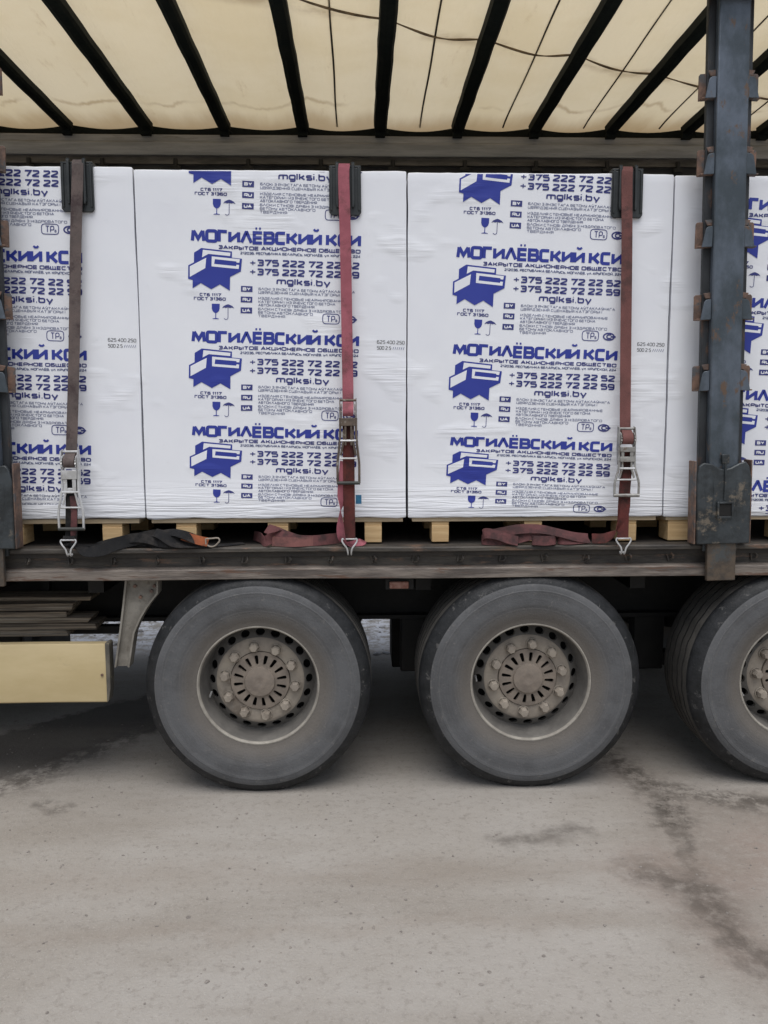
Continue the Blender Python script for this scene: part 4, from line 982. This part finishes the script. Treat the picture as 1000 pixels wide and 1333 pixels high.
    ribbon(mb, [(xr, 3.955, zr - 0.10, 1, 0, 0), (xr + 0.001, 3.948, zr - 0.2, 1, 0, 0), (xr + (hook[0] - xr) * 0.6, 3.940, zb - 0.02, 1, 0.05, 0), (hook[0], 3.925, hook[1] + 0.045, 1, 0, 0), (hook[0], 3.9165, hook[1] + 0.028, 1, 0, 0)], 0.056, 0.0035, 7)
    B(mb, 'lower_webbing', web_low)
    hk = MB()
    for s in (-1, 1):
        x, z = hook
        P = [(x + s * 0.024, 3.914, z + 0.026), (x + s * 0.033, 3.911, z + 0.030), (x + s * 0.036, 3.909, z + 0.019), (x + s * 0.026, 3.905, z + 0.002), (x + s * 0.013, 3.905, z - 0.016), (x + s * 0.008, 3.909, z - 0.040), (x + s * 0.008, 3.922, z - 0.049), (x + s * 0.008, 3.936, z - 0.040)]
        hk.tube(catmull(P, 3), 0.0042, 8)
    hk.tube([(hook[0] - 0.026, 3.914, hook[1] + 0.028), (hook[0] + 0.026, 3.914, hook[1] + 0.028)], 0.004, 8)
    B(hk, 'hook', CHROME)
    return o
s1 = ratchet_strap('brown-grey ratchet strap with bright zinc buckle over the leftmost pack', -1.309, (-1.385, 1.711), 1.330, (-1.397, 1.262), 3.046, W_BROWN, W_BLACK, CHROME, 0.020, 0)
s2 = ratchet_strap('pink ratchet strap with brown buckle in the middle of the picture', -0.066, (-0.056, 1.952), 1.545, (-0.053, 1.258), 3.036, W_PINK, W_DRED, BRONZE, 0.014, 1)
s3 = ratchet_strap('faded red ratchet strap with grey buckle left of the right post', 1.283, (1.296, 1.813), 1.478, (1.283, 1.252), 3.030, W_RED, W_DRED, ZINC, 0.021, 2)
# loose tail ends of the straps
def tail(parent, name, st, mat, w_=0.05, per=6):
    mb = MB(); ribbon(mb, st, w_, 0.003, per); q = mb.build(name, mat, parent); q.matrix_parent_inverse = Matrix.Translation(-parent.location); return q
tail(s1, 'tail_webbing', [(-1.378, 3.944, 1.50, 1, 0, 0), (-1.372, 3.935, 1.42, 0.9, 0.2, 0), (-1.378, 3.934, 1.33, 0.7, 0.5, 0), (-1.380, 3.938, 1.275, 0.7, 0.5, 0)], W_OLDRED, 0.028)
tail(s2, 'tail_webbing', [(-0.072, 3.945, 1.66, 1, 0, 0), (-0.080, 3.943, 1.58, 1, 0.1, 0), (-0.088, 3.938, 1.50, 0.8, 0.5, 0), (-0.094, 3.915, 1.435, 0.1, 1, 0), (-0.095, 3.915, 1.40, -0.3, 1, 0), (-0.096, 3.918, 1.33, -0.7, 0.6, 0), (-0.088, 3.925, 1.278, -0.7, 0.7, 0), (-0.065, 3.95, 1.255, -0.3, 0.8, 0.2), (0.0, 3.965, 1.262, 0, 0.8, 0.6), (0.012, 3.97, 1.27, 0, 0.6, 0.8)], W_PINK)
q = MB().box(-0.024, 0.004, 3.957, 3.959, 1.452, 1.496); q.v = [(x + 0.012 - 0.010 + 0.0, y, z) for x, y, z in q.v]
q = q.build('cloth_tag', BLUETAG, s2); q.matrix_parent_inverse = Matrix.Translation(-s2.location)
tail(s3, 'tail_webbing', [(1.296, 3.942, 1.50, 1, 0, 0), (1.292, 3.934, 1.42, 1, 0.1, 0), (1.278, 3.928, 1.36, 0.9, 0.3, 0.2), (1.245, 3.932, 1.31, 0.6, 0.4, 0.6), (1.20, 3.945, 1.278, 0.2, 0.5, 0.9), (1.14, 3.955, 1.275, 0, 0.4, 1)], W_DRED)

# ------------------------------------------------------------------ loose straps lying on the deck edge
def loose(name_label, pieces):
    o = empty('loose_strap', (pieces[0][0][0][0], 3.97, 1.2455)); tag(o, name_label, 'strap', 'loose straps lying on the deck')
    for st, mat, w_ in pieces:
        mb = MB(); ribbon(mb, st, w_, 0.0035, 7); q = mb.build('webbing', mat, o); q.matrix_parent_inverse = Matrix.Translation(-o.location)
    return o
zt = 1.2455
# black strap sagging over the lip left, running to a bundle with an orange end
lb = loose('black strap bundle with rusty orange end and wire ring on the deck edge', [
    ([(-1.44, 4.02, zt + 0.012, 0, 1, 0.1), (-1.36, 3.955, zt + 0.006, 0.1, 1, 0.1), (-1.31, 3.915, zt - 0.012, 0.2, 0.6, 0.6), (-1.24, 3.914, zt - 0.004, 0, 0.4, 1), (-1.17, 3.935, zt + 0.022, 0, 0.4, 1), (-1.08, 3.955, zt + 0.042, 0.1, 0.3, 1), (-1.00, 3.985, zt + 0.055, 0.1, 0.4, 1), (-0.94, 4.01, zt + 0.045, 0, 0.6, 1)], W_BLACK, 0.058),
    ([(-1.40, 4.0, zt + 0.004, 0, 1, 0.05), (-1.2, 3.985, zt + 0.008, 0, 1, 0.2), (-1.05, 3.98, zt + 0.025, 0, 0.6, 1), (-0.95, 3.975, zt + 0.03, 0, 0.3, 1), (-0.88, 3.955, zt + 0.026, 0, 0.2, 1), (-0.93, 3.93, zt + 0.028, 0, 0.2, 1), (-0.975, 3.945, zt + 0.03, 0, 0.2, 1), (-0.93, 3.968, zt + 0.03, 0.1, 0.2, 1), (-0.85, 3.962, zt + 0.035, 0.1, 0.3, 1), (-0.79, 3.95, zt + 0.03, 0.1, 0.3, 1)], W_BLACK, 0.052),
    ([(-0.98, 3.99, zt + 0.06, 0, 0.8, 0.6), (-0.91, 3.96, zt + 0.072, 0.1, 0.8, 0.5), (-0.85, 3.94, zt + 0.062, 0.2, 0.7, 0.6), (-0.80, 3.935, zt + 0.043, 0.2, 0.6, 0.7), (-0.765, 3.935, zt + 0.030, 0.2, 0.5, 0.8)], W_BLACK, 0.05),
    ([(-1.30, 4.01, zt + 0.010, 0, 1, 0.2), (-1.18, 3.97, zt + 0.030, 0, 0.6, 0.8), (-1.10, 3.95, zt + 0.048, 0.1, 0.5, 0.9), (-1.03, 3.945, zt + 0.044, 0.1, 0.5, 0.9), (-0.97, 3.95, zt + 0.020, 0, 0.6, 0.8), (-1.03, 3.975, zt + 0.012, 0, 1, 0.3), (-1.12, 3.985, zt + 0.012, 0, 1, 0.3)], W_BLACK, 0.048),
    ([(-1.02, 4.05, zt + 0.03, 0, 0.5, 1), (-1.0, 3.97, zt + 0.070, 0.3, 0.6, 0.7), (-0.955, 3.935, zt + 0.060, 0.4, 0.5, 0.7), (-0.90, 3.925, zt + 0.024, 0.2, 0.7, 0.6), (-0.82, 3.935, zt + 0.008, 0, 1, 0.15), (-0.70, 3.96, zt + 0.006, 0, 1, 0.05), (-0.58, 4.03, zt + 0.006, 0, 1, 0.05)], W_BLACK, 0.046),
    ([(-0.86, 3.946, zt + 0.058, 0.2, 0.5, 0.8), (-0.82, 3.936, zt + 0.047, 0.2, 0.5, 0.8), (-0.775, 3.929, zt + 0.036, 0.2, 0.5, 0.8), (-0.735, 3.925, zt + 0.028, 0.1, 0.5, 0.8)], W_ORANGE, 0.046),
])
rg = MB(); rg.tube(catmull([(-0.745, 3.920, zt + 0.046), (-0.715, 3.915, zt + 0.048), (-0.685, 3.913, zt + 0.050), (-0.678, 3.913, zt + 0.036), (-0.690, 3.915, zt + 0.022), (-0.705, 3.918, zt + 0.010), (-0.725, 3.920, zt + 0.008), (-0.745, 3.920, zt + 0.018)], 3), 0.0038, 7, True)
rg = rg.build('wire_ring', RIM, lb); rg.matrix_parent_inverse = Matrix.Translation(-lb.location)
loose('pink strap twisted into a knot on the deck under the second pack', [
    ([(-0.55, 4.20, zt + 0.02, 0, 0.5, 1), (-0.50, 4.06, zt + 0.03, 0, 0.3, 1), (-0.475, 3.965, zt + 0.028, 0, 0.2, 1), (-0.455, 3.94, zt + 0.030, 0.2, 0.2, 1), (-0.435, 3.945, zt + 0.048, 0.5, 0.2, 0.8), (-0.415, 3.96, zt + 0.066, 0.7, 0.4, 0.6), (-0.40, 3.985, zt + 0.075, 0.8, 0.5, 0.2)], W_OLDRED, 0.05),
    ([(-0.46, 3.99, zt + 0.085, 0.2, 0.6, 0.7), (-0.41, 3.965, zt + 0.072, 0.3, 0.5, 0.8), (-0.36, 3.955, zt + 0.052, 0.2, 0.5, 0.9), (-0.30, 3.952, zt + 0.032, 0, 0.4, 1), (-0.23, 3.955, zt + 0.028, 0, 0.3, 1), (-0.16, 3.985, zt + 0.03, 0, 0.3, 1), (-0.10, 4.04, zt + 0.03, 0, 0.3, 1), (-0.04, 4.16, zt + 0.03, 0, 0.3, 1)], W_OLDRED, 0.052),
    ([(-0.43, 3.945, zt + 0.028, 0.1, 0.2, 1), (-0.37, 3.938, zt + 0.025, 0, 0.2, 1), (-0.30, 3.936, zt + 0.024, 0, 0.3, 1), (-0.24, 3.95, zt + 0.026, 0, 0.3, 1), (-0.20, 3.975, zt + 0.026, 0, 0.3, 1)], W_RED, 0.046),
])
loose('maroon strap folded in flat loops on the deck under the third pack', [
    ([(1.12, 3.955, zt + 0.030, 0, 0.5, 1), (1.05, 3.95, zt + 0.040, 0, 0.6, 0.8), (0.97, 3.95, zt + 0.060, 0, 0.7, 0.7), (0.88, 3.95, zt + 0.078, 0, 0.6, 0.8), (0.78, 3.955, zt + 0.078, 0, 0.5, 0.9), (0.70, 3.965, zt + 0.062, 0, 0.4, 1), (0.64, 3.975, zt + 0.048, 0, 0.3, 1), (0.605, 3.965, zt + 0.045, 0, 0.2, 1), (0.615, 3.945, zt + 0.060, 0, 0.3, 1), (0.67, 3.935, zt + 0.052, 0.2, 0.5, 0.9), (0.72, 3.932, zt + 0.034, 0.3, 0.5, 0.9), (0.77, 3.935, zt + 0.022, 0.2, 0.5, 0.9)], W_OLDRED, 0.050),
    ([(0.60, 3.985, zt + 0.024, 0, 0.3, 1), (0.61, 3.955, zt + 0.024, 0, 0.3, 1), (0.68, 3.948, zt + 0.022, 0, 0.3, 1), (0.76, 3.955, zt + 0.028, 0, 0.4, 1), (0.84, 3.948, zt + 0.046, 0, 0.4, 1), (0.92, 3.945, zt + 0.046, 0, 0.4, 1), (0.96, 3.955, zt + 0.036, 0, 0.3, 1), (0.93, 3.975, zt + 0.03, 0, 0.3, 1)], W_OLDRED, 0.046),
    ([(0.95, 3.965, zt + 0.028, 0, 0.3, 1), (0.89, 3.958, zt + 0.026, 0, 0.3, 1), (0.845, 3.945, zt + 0.026, 0, 0.3, 1), (0.85, 3.926, zt + 0.026, 0, 0.3, 1), (0.90, 3.920, zt + 0.024, 0, 0.3, 1), (0.945, 3.928, zt + 0.028, 0.1, 0.3, 1), (0.96, 3.955, zt + 0.034, 0, 0.3, 1)], W_OLDRED, 0.046),
    ([(1.13, 3.965, zt + 0.020, 0, 0.8, 0.6), (1.07, 3.95, zt + 0.020, 0, 0.7, 0.7), (1.02, 3.942, zt + 0.020, 0, 0.6, 0.9), (0.985, 3.945, zt + 0.022, 0, 0.4, 1), (0.975, 3.965, zt + 0.024, 0, 0.3, 1), (1.02, 3.985, zt + 0.026, 0, 0.3, 1)], W_OLDRED, 0.040),
])

# ------------------------------------------------------------------ old planks carried in the rack under the deck
PL = [(0.742, 0.034, -1.515, 4.20, 0.15, 'lowest old plank in the stack under the deck at left'),
      (0.7775, 0.033, -1.362, 4.19, 0.16, 'old plank second from the bottom of the stack, reaching farthest right'),
      (0.812, 0.031, -1.402, 4.205, 0.14, 'old plank third from the bottom of the stack under the deck'),
      (0.8445, 0.030, -1.515, 4.195, 0.15, 'old plank fourth from the bottom of the stack under the deck'),
      (0.876, 0.040, -1.488, 4.205, 0.15, 'thick old plank second from the top of the stack under the deck'),
      (0.9175, 0.026, -1.41, 4.25, 0.15, 'topmost old plank in the stack under the deck at left')]
for z, th, xe, y, w_, lab in PL:
    mb = MB(); rn_ = random.Random(int(z * 1e4)); X0 = XL + 1.5; ring = []; ns_ = 48
    for k in range(ns_ + 1):
        x = X0 + (xe - X0) * k / ns_; d1, d2 = (0.0035 * noise.noise((x * 5, z * 40, q)) for q in (1, 2))
        ex = [rn_.uniform(-0.02, 0.004) if k == ns_ else 0 for _ in range(4)]
        ring += [(x + ex[0], y + d1, z + 0.001), (x + ex[1], y + w_, z + 0.001), (x + ex[2], y + w_, z + th - abs(d2)), (x + ex[3], y + d1 * 0.5 - 0.002, z + th - abs(d2))]
    mb.add(ring, [(i * 4 + j, i * 4 + (j + 1) % 4, i * 4 + 4 + (j + 1) % 4, i * 4 + 4 + j) for i in range(ns_) for j in range(4)] + [(0, 1, 2, 3), tuple(range(4 * ns_, 4 * ns_ + 4))])
    o = mb.build('plank', OLDW, None, smooth=0, bevel=0.003)
    tag(o, lab, 'plank', 'old planks in the rack under the deck')
ro = MB().box(-3.4, -1.26, 4.40, 4.46, 0.700, 0.7415)
for x in (-2.6, -1.75): ro.box(x, x + 0.04, 4.2, 4.3995, 0.705, 0.7415).box(x, x + 0.04, 4.4605, 4.50, 0.70, 1.08)
ro.build('plank_rack', BLACK, TR)
